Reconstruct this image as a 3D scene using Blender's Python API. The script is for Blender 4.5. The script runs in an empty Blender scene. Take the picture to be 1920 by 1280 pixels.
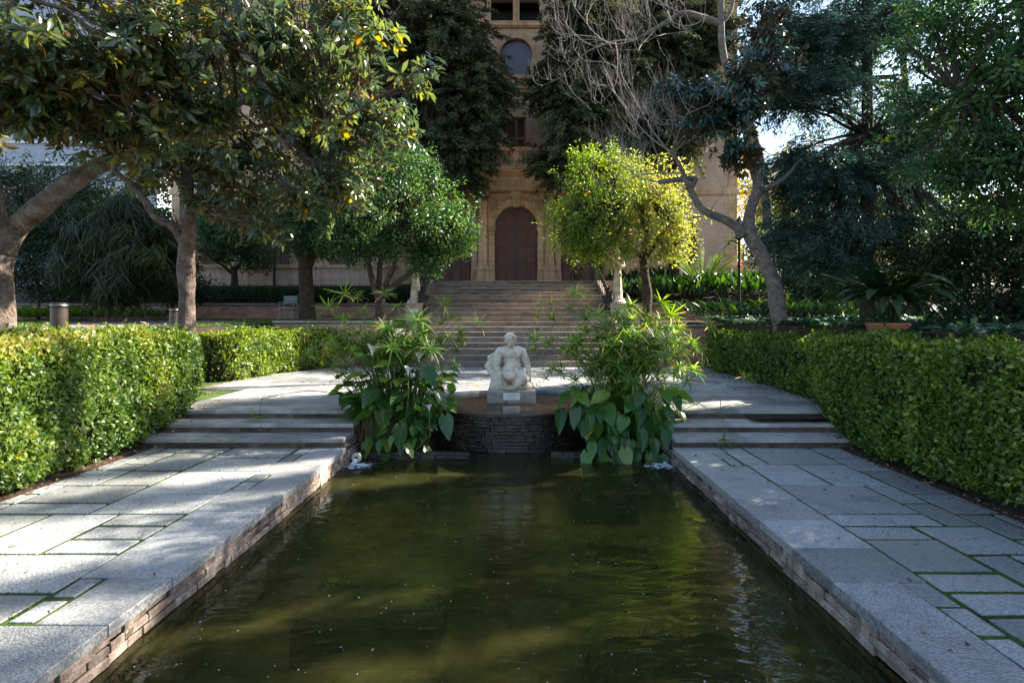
import bpy, bmesh, math, random
import numpy as np
from mathutils import Vector, Matrix, noise
random.seed(7)
RNG = np.random.default_rng(11)
PI = math.pi
SC = bpy.context.scene
COL = SC.collection

# ------------------------------------------------------------------ camera
FPX = 1100.0            # focal length in photograph pixels (1920 wide)
CAMX, CAMZ = 0.12, 1.65
VPX, VPY = 973.0, 598.0
cam_data = bpy.data.cameras.new('camera')
cam_data.sensor_width = 36.0
cam_data.lens = FPX / 1920 * 36
cam_data.shift_x = -(VPX - 960) / 1920
cam_data.shift_y = -(640 - VPY) / 1920
cam_data.clip_start = 0.05
cam_data.clip_end = 1500
cam = bpy.data.objects.new('camera', cam_data)
cam.location = (CAMX, 0, CAMZ)
cam.rotation_euler = (math.radians(90), 0, 0)
COL.objects.link(cam)
SC.camera = cam

# ------------------------------------------------------------------ light
SUN_EL, SUN_AZ = math.radians(36), math.radians(66)      # azimuth clockwise from +Y
world = bpy.data.worlds.new('World')
SC.world = world
world.use_nodes = True
wn = world.node_tree
wn.nodes.clear()
wo = wn.nodes.new('ShaderNodeOutputWorld')
wb = wn.nodes.new('ShaderNodeBackground')
ws = wn.nodes.new('ShaderNodeTexSky')
ws.sky_type = 'NISHITA'
ws.sun_disc = False
ws.sun_elevation = SUN_EL
ws.sun_rotation = SUN_AZ
ws.dust_density = 0.8
wb.inputs['Strength'].default_value = 0.088
wn.links.new(ws.outputs[0], wb.inputs['Color'])
wn.links.new(wb.outputs[0], wo.inputs['Surface'])
sl = bpy.data.lights.new('sun', 'SUN')
sl.energy = 5.0
sl.angle = math.radians(0.5)
sl.color = (1.0, 0.93, 0.80)
sun = bpy.data.objects.new('sun', sl)
sdir = Vector((math.sin(SUN_AZ) * math.cos(SUN_EL), math.cos(SUN_AZ) * math.cos(SUN_EL), math.sin(SUN_EL)))
sun.rotation_euler = sdir.to_track_quat('Z', 'Y').to_euler()
sun.location = (20, 10, 30)
COL.objects.link(sun)
SC.view_settings.view_transform = 'Standard'
SC.view_settings.look = 'None'
SC.view_settings.gamma = 1.0
SC.view_settings.use_curve_mapping = False
SC.view_settings.exposure = 2.22
SC.cycles.max_bounces = 8
SC.cycles.diffuse_bounces = 3
SC.cycles.glossy_bounces = 3
SC.cycles.transmission_bounces = 4
SC.cycles.transparent_max_bounces = 8
SC.cycles.use_denoising = True

# ------------------------------------------------------------------ helpers
def W(px, py, d):
    """point at depth d that the photograph shows at pixel (px, py)"""
    return (CAMX + (px - VPX) * d / FPX, d, CAMZ + (VPY - py) * d / FPX)

class MB:
    def __init__(s):
        s.v = []; s.f = []
    def add(s, vs, fs):
        o = len(s.v); s.v += [tuple(v) for v in vs]; s.f += [tuple(o + i for i in f) for f in fs]
        return s
    def box(s, x0, x1, y0, y1, z0, z1):
        return s.add([(x0,y0,z0),(x1,y0,z0),(x1,y1,z0),(x0,y1,z0),(x0,y0,z1),(x1,y0,z1),(x1,y1,z1),(x0,y1,z1)],
                     [(0,3,2,1),(4,5,6,7),(0,1,5,4),(1,2,6,5),(2,3,7,6),(3,0,4,7)])
    def bbox(s, x0, x1, y0, y1, z0, z1, b=0.008, jit=0.0):
        """box with a bevelled top edge and slightly uneven corners"""
        j = lambda: random.uniform(-jit, jit)
        c = [(x0+j(),y0+j()),(x1+j(),y0+j()),(x1+j(),y1+j()),(x0+j(),y1+j())]
        cx, cy = (x0+x1)/2, (y0+y1)/2
        ins = [(x + (b if x < cx else -b), y + (b if y < cy else -b)) for x, y in c]
        vs = [(x,y,z0) for x,y in c] + [(x,y,z1-b) for x,y in c] + [(x,y,z1) for x,y in ins]
        fs = [(3,2,1,0),(8,9,10,11)]
        for i in range(4):
            k = (i+1) % 4
            fs += [(i,k,4+k,4+i),(4+i,4+k,8+k,8+i)]
        return s.add(vs, fs)
    def prism(s, poly, z0, z1, axis='z', off=0):
        """extrude polygon (list of 2D points, ccw) from z0 to z1"""
        n = len(poly)
        if axis == 'z': vs = [(a,b,z0) for a,b in poly] + [(a,b,z1) for a,b in poly]
        elif axis == 'y': vs = [(a,z0,b) for a,b in poly] + [(a,z1,b) for a,b in poly]
        else: vs = [(z0,a,b) for a,b in poly] + [(z1,a,b) for a,b in poly]
        fs = [tuple(range(n-1,-1,-1)), tuple(range(n,2*n))] + [(i,(i+1)%n,n+(i+1)%n,n+i) for i in range(n)]
        return s.add(vs, fs)
    def lathe(s, cx, cy, prof, n=16, flute=0.0, nfl=0):
        o = len(s.v)
        for r, z in prof:
            for i in range(n):
                a = 2*PI*i/n
                rr = r*(1 - flute*(0.5+0.5*math.cos(a*nfl))) if nfl else r
                s.v.append((cx+rr*math.cos(a), cy+rr*math.sin(a), z))
        for k in range(len(prof)-1):
            for i in range(n):
                j = (i+1) % n
                s.f.append((o+k*n+i, o+k*n+j, o+(k+1)*n+j, o+(k+1)*n+i))
        s.f.append(tuple(o+i for i in range(n-1,-1,-1)))
        s.f.append(tuple(o+(len(prof)-1)*n+i for i in range(n)))
        return s
    def tube(s, pts, rad, n=6, rough=0.0, cap=True):
        pts = [Vector(p) for p in pts]
        if not hasattr(rad, '__len__'): rad = [rad]*len(pts)
        o = len(s.v); up = None
        for k, p in enumerate(pts):
            t = (pts[min(k+1,len(pts)-1)] - pts[max(k-1,0)])
            if t.length < 1e-9: t = Vector((0,0,1))
            t.normalize()
            if up is None:
                up = Vector((1,0,0)) if abs(t.x) < 0.8 else Vector((0,1,0))
            up = (up - t*up.dot(t)).normalized()
            w = t.cross(up)
            for i in range(n):
                a = 2*PI*i/n
                r = rad[k]
                if rough: r *= 1 + rough*noise.noise(Vector((p.x*3+math.cos(a)*1.1, p.y*3+math.sin(a)*1.1, p.z*2.2)))*2
                s.v.append(tuple(p + up*(r*math.cos(a)) + w*(r*math.sin(a))))
        for k in range(len(pts)-1):
            for i in range(n):
                j = (i+1) % n
                s.f.append((o+k*n+i, o+k*n+j, o+(k+1)*n+j, o+(k+1)*n+i))
        if cap:
            s.f.append(tuple(o+i for i in range(n-1,-1,-1)))
            s.f.append(tuple(o+(len(pts)-1)*n+i for i in range(n)))
        return s
    def strip(s, pts, ws, side):
        """flat ribbon along pts with half widths ws along the vector side"""
        o = len(s.v); side = Vector(side)
        for p, w in zip(pts, ws):
            p = Vector(p); s.v.append(tuple(p - side*w)); s.v.append(tuple(p + side*w))
        for k in range(len(pts)-1):
            s.f.append((o+2*k, o+2*k+1, o+2*k+3, o+2*k+2))
        return s
    def mesh(s, name, smooth=False):
        m = bpy.data.meshes.new(name)
        m.from_pydata(s.v, [], s.f)
        m.update()
        if smooth: m.polygons.foreach_set('use_smooth', [True]*len(m.polygons))
        return m

def wloc(o):
    v = Vector(o.location)
    while o.parent: o = o.parent; v += o.location
    return v

def link(name, m, mat=None, parent=None, **tags):
    """link a mesh given in world coordinates; its origin goes to the foot of its bounds"""
    if isinstance(m, MB): m = m.mesh(name)
    n = len(m.vertices)
    co = np.empty(n*3, dtype=np.float32); m.vertices.foreach_get('co', co); co = co.reshape(-1,3)
    lo, hi = co.min(0), co.max(0)
    c = np.array([(lo[0]+hi[0])/2, (lo[1]+hi[1])/2, lo[2]], dtype=np.float32)
    m.vertices.foreach_set('co', (co-c).ravel()); m.update()
    o = bpy.data.objects.new(name, m)
    COL.objects.link(o)
    if mat is not None and not m.materials: m.materials.append(mat)
    o.location = [float(t) for t in c]
    if parent is not None:
        o.parent = parent; o.location = Vector([float(t) for t in c]) - wloc(parent)
    for k, v in tags.items(): o[k] = v
    return o

def thing(name, loc, label, cat, group=None):
    o = bpy.data.objects.new(name, None); COL.objects.link(o)
    o.empty_display_size = 0.2; o.location = loc
    o['label'] = label; o['category'] = cat
    if group: o['group'] = group
    return o

def tag(o, label, cat, group=None):
    o['label'] = label; o['category'] = cat
    if group: o['group'] = group
    return o

def smooth(m):
    m.polygons.foreach_set('use_smooth', [True]*len(m.polygons)); return m

# ------------------------------------------------------------------ materials
def mat(name):
    m = bpy.data.materials.new(name); m.use_nodes = True
    nt = m.node_tree; nt.nodes.clear()
    out = nt.nodes.new('ShaderNodeOutputMaterial')
    return m, nt, out
def N(nt, t, **kw):
    n = nt.nodes.new('ShaderNode'+t)
    for k, v in kw.items():
        if hasattr(n, k): setattr(n, k, v)
        else: n.inputs[k.replace('_',' ')].default_value = v
    return n
def ramp(nt, fac, stops):
    r = nt.nodes.new('ShaderNodeValToRGB')
    while len(r.color_ramp.elements) < len(stops): r.color_ramp.elements.new(0.5)
    for e, (p, c) in zip(r.color_ramp.elements, stops):
        e.position = p; e.color = (c[0], c[1], c[2], 1) if len(c) == 3 else c
    nt.links.new(fac, r.inputs[0]); return r
def mixc(nt, fac, a, b, mode='MIX'):
    n = nt.nodes.new('ShaderNodeMix'); n.data_type = 'RGBA'; n.blend_type = mode
    for s, v in ((0, fac), (6, a), (7, b)):
        if hasattr(v, 'default_value') or hasattr(v, 'is_output'): nt.links.new(v, n.inputs[s])
        elif isinstance(v, (int, float)): n.inputs[s].default_value = v
        else: n.inputs[s].default_value = (v[0], v[1], v[2], 1)
    return n.outputs[2]
def bump(nt, h, strength, dist=0.01, prev=None):
    b = N(nt, 'Bump'); b.inputs['Strength'].default_value = strength; b.inputs['Distance'].default_value = dist
    nt.links.new(h, b.inputs['Height'])
    if prev: nt.links.new(prev, b.inputs['Normal'])
    return b.outputs[0]

def stone_mat(name, stops, scale=3.0, rough=0.8, fine=60, bstr=0.35, bdist=0.004, coords='pos', moss=None, var=0.25, spec=0.3, ashlar=False):
    """weathered stone: colour patches, fine grain, per-object tone"""
    m, nt, out = mat(name); L = nt.links.new
    geo = N(nt, 'NewGeometry'); src = geo.outputs['Position']
    n1 = N(nt, 'TexNoise', Scale=scale, Detail=8.0, Roughness=0.62); L(src, n1.inputs['Vector'])
    r = ramp(nt, n1.outputs[0], stops)
    n2 = N(nt, 'TexNoise', Scale=float(fine), Detail=4.0); L(src, n2.inputs['Vector'])
    c = mixc(nt, 0.5, r.outputs[0], n2.outputs[0], 'SOFT_LIGHT')
    oi = N(nt, 'ObjectInfo')
    mr = N(nt, 'MapRange'); L(oi.outputs['Random'], mr.inputs[0]); mr.inputs[3].default_value = 1-var; mr.inputs[4].default_value = 1+var
    at = N(nt, 'Attribute'); at.attribute_name = 'rnd'
    hs = N(nt, 'HueSaturation'); L(mr.outputs[0], hs.inputs['Value']); L(c, hs.inputs['Color'])
    c = hs.outputs[0]
    mr2 = N(nt, 'MapRange'); L(at.outputs['Fac'], mr2.inputs[0]); mr2.inputs[3].default_value = 1.0; mr2.inputs[4].default_value = 1.5
    hs2 = N(nt, 'HueSaturation'); L(mr2.outputs[0], hs2.inputs['Value']); L(c, hs2.inputs['Color']); c = hs2.outputs[0]
    if ashlar:
        sp = N(nt,'SeparateXYZ'); L(src, sp.inputs[0]); cb = N(nt,'CombineXYZ'); L(sp.outputs[0], cb.inputs[0]); L(sp.outputs[2], cb.inputs[1])
        bt = N(nt,'TexBrick'); bt.inputs['Scale'].default_value = 1.0; bt.inputs['Brick Width'].default_value = 0.83; bt.inputs['Row Height'].default_value = 0.372; bt.inputs['Mortar Size'].default_value = 0.010; bt.inputs['Mortar Smooth'].default_value = 0.5
        bt.inputs['Color1'].default_value = (1.08,1.06,1.03,1); bt.inputs['Color2'].default_value = (0.90,0.89,0.88,1); bt.inputs['Mortar'].default_value = (0.5,0.46,0.42,1); L(cb.outputs[0], bt.inputs['Vector'])
        c = mixc(nt, 1.0, c, bt.outputs[0], 'MULTIPLY')
        ms = N(nt,'Mapping'); ms.inputs['Scale'].default_value = (3.0,3.0,0.35); L(src, ms.inputs['Vector']); n4 = N(nt,'TexNoise',Scale=1.2,Detail=7.0,Roughness=0.7); L(ms.outputs[0], n4.inputs['Vector'])
        r4 = ramp(nt, n4.outputs[0], [(0.34,(0.66,0.60,0.55)),(0.56,(1.1,1.1,1.1))]); c = mixc(nt, 0.8, c, r4.outputs[0], 'MULTIPLY')
    if moss:
        n3 = N(nt, 'TexNoise', Scale=moss[1], Detail=6.0, Roughness=0.7); L(src, n3.inputs['Vector'])
        rm = ramp(nt, n3.outputs[0], [(moss[2], (0,0,0)), (moss[2]+0.12, (1,1,1))])
        c = mixc(nt, rm.outputs[0], c, moss[0])
    b = N(nt, 'BsdfPrincipled'); b.inputs['Roughness'].default_value = rough
    b.inputs['Specular IOR Level'].default_value = spec
    L(c, b.inputs['Base Color'])
    nb = bump(nt, n2.outputs[0], bstr, bdist)
    nb = bump(nt, n1.outputs[0], bstr*0.8, bdist*5, nb)
    L(nb, b.inputs['Normal']); L(b.outputs[0], out.inputs['Surface'])
    return m

def leaf_mat(name, stops, under=None, rough=0.45, trans=0.35, spec=0.5, tcol=None):
    m, nt, out = mat(name); L = nt.links.new
    at = N(nt, 'Attribute'); at.attribute_name = 'rnd'
    r = ramp(nt, at.outputs['Fac'], stops)
    c = r.outputs[0]
    geo = N(nt, 'NewGeometry')
    if under: c = mixc(nt, geo.outputs['Backfacing'], c, under)
    b = N(nt, 'BsdfPrincipled'); b.inputs['Roughness'].default_value = rough
    b.inputs['Specular IOR Level'].default_value = spec
    L(c, b.inputs['Base Color'])
    t = N(nt, 'BsdfTranslucent')
    hs = N(nt, 'HueSaturation'); hs.inputs['Saturation'].default_value = 1.22; hs.inputs['Value'].default_value = 2.4; hs.inputs['Hue'].default_value = 0.485
    L(r.outputs[0], hs.inputs['Color']); L(hs.outputs[0], t.inputs['Color'])
    mx = N(nt, 'MixShader'); mx.inputs[0].default_value = trans
    L(b.outputs[0], mx.inputs[1]); L(t.outputs[0], mx.inputs[2]); L(mx.outputs[0], out.inputs['Surface'])
    return m

def plain(name, col, rough=0.6, metal=0.0, nscale=0, namt=0.3, bstr=0.0, spec=0.5):
    m, nt, out = mat(name); L = nt.links.new
    b = N(nt, 'BsdfPrincipled'); b.inputs['Roughness'].default_value = rough; b.inputs['Metallic'].default_value = metal
    b.inputs['Specular IOR Level'].default_value = spec
    if nscale:
        geo = N(nt, 'NewGeometry')
        n1 = N(nt, 'TexNoise', Scale=float(nscale), Detail=7.0, Roughness=0.65); L(geo.outputs['Position'], n1.inputs['Vector'])
        r = ramp(nt, n1.outputs[0], [(0.3, [c*(1-namt) for c in col]), (0.7, [min(1,c*(1+namt)) for c in col])])
        L(r.outputs[0], b.inputs['Base Color'])
        if bstr: L(bump(nt, n1.outputs[0], bstr, 0.01), b.inputs['Normal'])
    else: b.inputs['Base Color'].default_value = (*col, 1)
    L(b.outputs[0], out.inputs['Surface'])
    return m

def slab_mat():
    """pebble-dashed / chiselled grey paving slab; the pattern turns with each slab"""
    m, nt, out = mat('paving_slab'); L = nt.links.new
    geo = N(nt, 'NewGeometry'); oi = N(nt, 'ObjectInfo')
    ang = N(nt, 'Math', operation='MULTIPLY'); L(oi.outputs['Random'], ang.inputs[0]); ang.inputs[1].default_value = 57.0
    rot = N(nt, 'VectorRotate', rotation_type='Z_AXIS'); L(geo.outputs['Position'], rot.inputs['Vector']); L(ang.outputs[0], rot.inputs['Angle'])
    mp = N(nt, 'Mapping'); mp.inputs['Scale'].default_value = (44, 85, 40); L(rot.outputs[0], mp.inputs['Vector'])
    wob = N(nt, 'TexNoise', Scale=6.0, Detail=2.0); L(rot.outputs[0], wob.inputs['Vector'])
    add = N(nt, 'VectorMath', operation='ADD'); L(mp.outputs[0], add.inputs[0])
    sc = N(nt, 'VectorMath', operation='SCALE'); L(wob.outputs['Color'], sc.inputs[0]); sc.inputs['Scale'].default_value = 3.0
    L(sc.outputs[0], add.inputs[1])
    vo = N(nt, 'TexVoronoi', Scale=1.0); L(add.outputs[0], vo.inputs['Vector'])
    n1 = N(nt, 'TexNoise', Scale=2.2, Detail=8.0, Roughness=0.65); L(geo.outputs['Position'], n1.inputs['Vector'])
    base = ramp(nt, n1.outputs[0], [(0.3, (0.20,0.20,0.20)), (0.5, (0.32,0.32,0.31)), (0.72, (0.42,0.41,0.39))])
    peb = ramp(nt, vo.outputs['Distance'], [(0.10, (1.45,1.45,1.44)), (0.75, (0.62,0.62,0.63))])
    c = mixc(nt, 0.85, base.outputs[0], peb.outputs[0], 'MULTIPLY')
    mr = N(nt, 'MapRange'); L(oi.outputs['Random'], mr.inputs[0]); mr.inputs[3].default_value = 0.62; mr.inputs[4].default_value = 1.30
    hs = N(nt, 'HueSaturation'); L(mr.outputs[0], hs.inputs['Value']); L(c, hs.inputs['Color'])
    n3 = N(nt, 'TexNoise', Scale=1.1, Detail=9.0, Roughness=0.7); L(geo.outputs['Position'], n3.inputs['Vector'])
    rm = ramp(nt, n3.outputs[0], [(0.50, (0,0,0)), (0.72, (0.8,0.8,0.8))])
    c = mixc(nt, rm.outputs[0], hs.outputs[0], (0.17,0.155,0.12))
    b = N(nt, 'BsdfPrincipled'); b.inputs['Roughness'].default_value = 0.50; b.inputs['Specular IOR Level'].default_value = 0.75
    L(c, b.inputs['Base Color'])
    inv = N(nt, 'Math', operation='SUBTRACT'); inv.inputs[0].default_value = 1.0; L(vo.outputs['Distance'], inv.inputs[1])
    nb = bump(nt, inv.outputs[0], 0.65, 0.006)
    nb = bump(nt, n1.outputs[0], 0.25, 0.02, nb)
    L(nb, b.inputs['Normal']); L(b.outputs[0], out.inputs['Surface'])
    return m

M = {}
M['slab'] = slab_mat()
M['coping'] = M['slab']
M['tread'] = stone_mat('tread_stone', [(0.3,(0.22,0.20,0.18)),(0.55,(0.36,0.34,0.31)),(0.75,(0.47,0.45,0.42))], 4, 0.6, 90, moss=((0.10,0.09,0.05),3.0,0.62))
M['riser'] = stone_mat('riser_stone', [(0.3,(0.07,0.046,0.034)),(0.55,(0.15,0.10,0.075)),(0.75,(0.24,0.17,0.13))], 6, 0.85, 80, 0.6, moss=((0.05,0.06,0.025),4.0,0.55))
M['joint'] = stone_mat('mossy_joint', [(0.36,(0.04,0.032,0.02)),(0.44,(0.045,0.080,0.014)),(0.7,(0.085,0.16,0.022))], 2.6, 0.95, 140, 1.0, 0.02, var=0.02)
M['poolbrick'] = stone_mat('pool_wall_stone', [(0.25,(0.09,0.065,0.05)),(0.5,(0.27,0.20,0.16)),(0.75,(0.50,0.41,0.34))], 9, 0.8, 70, 0.8, 0.008, moss=((0.06,0.055,0.02),5.0,0.58), var=0.35)
M['wetstone'] = stone_mat('wet_dark_stone', [(0.3,(0.010,0.0075,0.006)),(0.55,(0.028,0.019,0.014)),(0.8,(0.085,0.050,0.030))], 5, 0.28, 70, 0.8, 0.008, moss=((0.02,0.022,0.01),4.0,0.6), var=0.4, spec=0.6)
M['brick'] = stone_mat('garden_brick', [(0.3,(0.20,0.105,0.078)),(0.55,(0.33,0.185,0.14)),(0.75,(0.44,0.28,0.22))], 3, 0.88, 40, 0.5, 0.006, var=0.1)
M['mortar'] = plain('mortar', (0.13,0.10,0.085), 0.95, nscale=20, bstr=0.4)
M['cap'] = stone_mat('wall_cap_stone', [(0.3,(0.20,0.15,0.125)),(0.7,(0.36,0.29,0.24))], 4, 0.85, 60)
M['soil'] = stone_mat('garden_soil', [(0.3,(0.022,0.014,0.009)),(0.55,(0.06,0.036,0.022)),(0.8,(0.12,0.07,0.045))], 5, 0.95, 60, 1.0, 0.02, var=0.02)
M['lawnbase'] = stone_mat('lawn_ground', [(0.3,(0.03,0.05,0.012)),(0.6,(0.055,0.09,0.02)),(0.8,(0.10,0.085,0.04))], 2, 0.95, 120, 1.0, 0.02, var=0.02)
M['path'] = stone_mat('garden_path_gravel', [(0.3,(0.19,0.14,0.12)),(0.7,(0.29,0.23,0.20))], 3, 0.95, 150, 0.6, var=0.02)
M['facade'] = stone_mat('tan_facade_stone', [(0.25,(0.50,0.31,0.175)),(0.55,(0.68,0.44,0.26)),(0.8,(0.78,0.55,0.35))], 1.3, 0.85, 30, 0.25, 0.004, var=0.05, ashlar=True)
M['render'] = stone_mat('pink_rendered_plinth', [(0.3,(0.54,0.36,0.27)),(0.6,(0.66,0.46,0.36)),(0.8,(0.72,0.52,0.42))], 0.8, 0.9, 40, 0.2, 0.004, var=0.03, ashlar=True)
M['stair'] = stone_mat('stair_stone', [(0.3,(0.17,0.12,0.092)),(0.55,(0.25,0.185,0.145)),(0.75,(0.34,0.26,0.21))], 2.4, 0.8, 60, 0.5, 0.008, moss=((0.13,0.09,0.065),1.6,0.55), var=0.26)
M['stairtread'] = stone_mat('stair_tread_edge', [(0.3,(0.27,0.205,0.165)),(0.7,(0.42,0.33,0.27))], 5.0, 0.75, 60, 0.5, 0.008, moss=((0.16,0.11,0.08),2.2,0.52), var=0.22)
M['marble'] = stone_mat('weathered_white_marble', [(0.3,(0.40,0.32,0.23)),(0.5,(0.72,0.61,0.48)),(0.75,(0.85,0.77,0.65))], 6, 0.6, 60, 0.3, 0.006, moss=((0.22,0.19,0.14),7.0,0.56), var=0.03)
M['plaque'] = plain('white_plaque', (0.75,0.74,0.70), 0.4)
M['ink'] = plain('plaque_ink', (0.12,0.11,0.10), 0.5)
M['pedestal'] = stone_mat('pedestal_stone', [(0.3,(0.34,0.26,0.20)),(0.7,(0.50,0.40,0.31))], 3, 0.85, 60, var=0.05)
M['door'] = plain('brown_shutter_paint', (0.10,0.042,0.032), 0.55, nscale=4, namt=0.22)
M['slat'] = plain('lightened_slat_paint', (0.30,0.14,0.11), 0.5, nscale=6, namt=0.25)  # door brown made lighter, to offset the shade on the recessed slats
M['blind'] = plain('grey_blue_roller_blind', (0.17,0.16,0.21), 0.6)
M['darkroom'] = plain('dark_opening', (0.012,0.011,0.013), 0.6)
M['iron'] = plain('black_iron', (0.012,0.012,0.014), 0.45, 0.3)
M['bollard'] = plain('brown_bollard_metal', (0.075,0.055,0.045), 0.42, 0.6, nscale=9, namt=0.3)
M['steel'] = plain('brushed_steel_ring', (0.30,0.29,0.27), 0.35, 0.9)
M['terracotta'] = stone_mat('terracotta', [(0.3,(0.25,0.095,0.05)),(0.7,(0.40,0.17,0.095))], 6, 0.85, 60, var=0.02)
M['chairgreen'] = plain('pale_green_chair_paint', (0.22,0.30,0.26), 0.4)
M['chairwhite'] = plain('white_chair_paint', (0.42,0.45,0.46), 0.4)
M['spout'] = plain('white_spout_plastic', (0.62,0.55,0.42), 0.45)
M['foam'] = plain('white_water_foam', (0.75,0.80,0.85), 0.25)
M['bark_mag'] = stone_mat('pale_magnolia_bark', [(0.3,(0.05,0.035,0.026)),(0.5,(0.14,0.10,0.078)),(0.72,(0.27,0.21,0.17))], 7, 0.9, 30, 1.0, 0.03, var=0.05)
M['bark_dark'] = stone_mat('dark_bark', [(0.3,(0.035,0.024,0.018)),(0.7,(0.11,0.075,0.055))], 8, 0.95, 40, 1.0, 0.02, var=0.05)
M['bark_grey'] = stone_mat('smooth_grey_bark', [(0.3,(0.08,0.062,0.052)),(0.55,(0.18,0.145,0.12)),(0.8,(0.30,0.25,0.215))], 8, 0.85, 30, 0.9, 0.02, var=0.05)
M['twig_pale'] = plain('pale_bare_twig', (0.25,0.205,0.19), 0.8, nscale=8, namt=0.3)
M['twig'] = plain('brown_twig', (0.07,0.05,0.035), 0.9)
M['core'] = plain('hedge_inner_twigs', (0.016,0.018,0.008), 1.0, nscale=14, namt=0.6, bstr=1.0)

M['l_mag'] = leaf_mat('magnolia_leaf', [(0.0,(0.020,0.040,0.024)),(0.5,(0.045,0.070,0.030)),(0.82,(0.11,0.13,0.035)),(0.93,(0.28,0.22,0.03)),(1.0,(0.42,0.20,0.02))], under=(0.13,0.075,0.035), rough=0.2, trans=0.42, spec=0.6)
M['l_magdark'] = leaf_mat('blue_green_magnolia_leaf', [(0.0,(0.012,0.035,0.028)),(0.6,(0.022,0.06,0.045)),(0.93,(0.035,0.09,0.05)),(1.0,(0.35,0.14,0.02))], under=(0.12,0.07,0.035), rough=0.22, trans=0.12, spec=0.6)
M['l_citrus'] = leaf_mat('orange_tree_leaf', [(0.0,(0.016,0.045,0.016)),(0.5,(0.036,0.085,0.025)),(1.0,(0.11,0.18,0.035))], rough=0.42, trans=0.38)
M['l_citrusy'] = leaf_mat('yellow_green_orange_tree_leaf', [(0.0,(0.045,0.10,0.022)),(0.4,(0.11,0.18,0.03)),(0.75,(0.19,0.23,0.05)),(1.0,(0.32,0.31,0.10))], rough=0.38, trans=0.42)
M['l_cypress'] = leaf_mat('cypress_spray', [(0.0,(0.040,0.052,0.028)),(0.6,(0.078,0.092,0.046)),(1.0,(0.16,0.16,0.075))], rough=0.7, trans=0.12, spec=0.2)
M['l_conifer'] = leaf_mat('feathery_conifer_needle', [(0.0,(0.025,0.060,0.050)),(0.6,(0.050,0.100,0.075)),(1.0,(0.13,0.18,0.11))], rough=0.5, trans=0.2, spec=0.3)
M['l_broad'] = leaf_mat('broadleaf_green', [(0.0,(0.020,0.052,0.024)),(0.55,(0.045,0.105,0.040)),(0.88,(0.10,0.18,0.04)),(1.0,(0.26,0.28,0.04))], rough=0.32, trans=0.35)
M['l_dark'] = leaf_mat('dark_shrub_leaf', [(0.0,(0.010,0.024,0.010)),(1.0,(0.035,0.065,0.024))], rough=0.5, trans=0.15, spec=0.3)
M['l_weep'] = leaf_mat('weeping_blade', [(0.0,(0.009,0.016,0.005)),(0.7,(0.024,0.036,0.009)),(1.0,(0.065,0.070,0.020))], rough=0.5, trans=0.2, spec=0.3)
M['l_back'] = leaf_mat('sunlit_far_leaf', [(0.0,(0.10,0.12,0.02)),(0.5,(0.24,0.22,0.04)),(1.0,(0.42,0.30,0.07))], rough=0.6, trans=0.5, spec=0.2)
M['l_hedge'] = leaf_mat('hedge_leaf', [(0.0,(0.020,0.052,0.010)),(0.45,(0.072,0.135,0.018)),(0.75,(0.18,0.245,0.032)),(1.0,(0.38,0.38,0.09))], rough=0.36, trans=0.3, spec=0.4)
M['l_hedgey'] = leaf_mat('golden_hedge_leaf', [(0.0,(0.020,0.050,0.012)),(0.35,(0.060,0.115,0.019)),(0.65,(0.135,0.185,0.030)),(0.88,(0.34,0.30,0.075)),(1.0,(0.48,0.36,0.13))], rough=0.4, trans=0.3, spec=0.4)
M['l_grass'] = leaf_mat('grass_blade', [(0.0,(0.03,0.07,0.012)),(0.6,(0.06,0.13,0.018)),(1.0,(0.14,0.17,0.04))], rough=0.5, trans=0.35, spec=0.3)
M['l_liri'] = leaf_mat('liriope_blade', [(0.0,(0.010,0.028,0.010)),(1.0,(0.030,0.07,0.020))], rough=0.45, trans=0.2, spec=0.4)
M['l_aspi'] = leaf_mat('aspidistra_blade', [(0.0,(0.012,0.036,0.012)),(0.6,(0.026,0.070,0.016)),(1.0,(0.075,0.13,0.025))], rough=0.3, trans=0.22)
M['l_cover'] = leaf_mat('ground_cover_leaf', [(0.0,(0.012,0.036,0.020)),(0.6,(0.028,0.070,0.036)),(1.0,(0.05,0.11,0.035))], rough=0.5, trans=0.2)
M['l_papy'] = leaf_mat('papyrus_blade', [(0.0,(0.05,0.12,0.018)),(0.5,(0.12,0.22,0.028)),(0.85,(0.22,0.32,0.05)),(1.0,(0.48,0.34,0.16))], rough=0.4, trans=0.35)
M['l_calla'] = leaf_mat('calla_leaf', [(0.0,(0.024,0.072,0.018)),(0.5,(0.055,0.135,0.026)),(0.85,(0.12,0.23,0.035)),(1.0,(0.22,0.25,0.05))], rough=0.25, trans=0.35)
M['calla_white'] = plain('calla_white', (0.72,0.72,0.66), 0.4)
M['spadix'] = plain('calla_spadix', (0.65,0.40,0.03), 0.5)
M['stalk'] = plain('green_stalk', (0.09,0.14,0.03), 0.45)
M['drystalk'] = plain('dry_red_stalk', (0.17,0.085,0.045), 0.85, nscale=30, namt=0.5)
M['orange'] = plain('ripe_orange', (0.75,0.20,0.02), 0.4)
M['litter'] = leaf_mat('fallen_leaf', [(0.0,(0.07,0.035,0.018)),(0.6,(0.20,0.11,0.06)),(1.0,(0.35,0.26,0.16))], rough=0.7, trans=0.1, spec=0.2)
M['petal'] = leaf_mat('pale_petal', [(0.0,(0.60,0.60,0.58)),(1.0,(0.8,0.8,0.78))], rough=0.5, trans=0.2)

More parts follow.
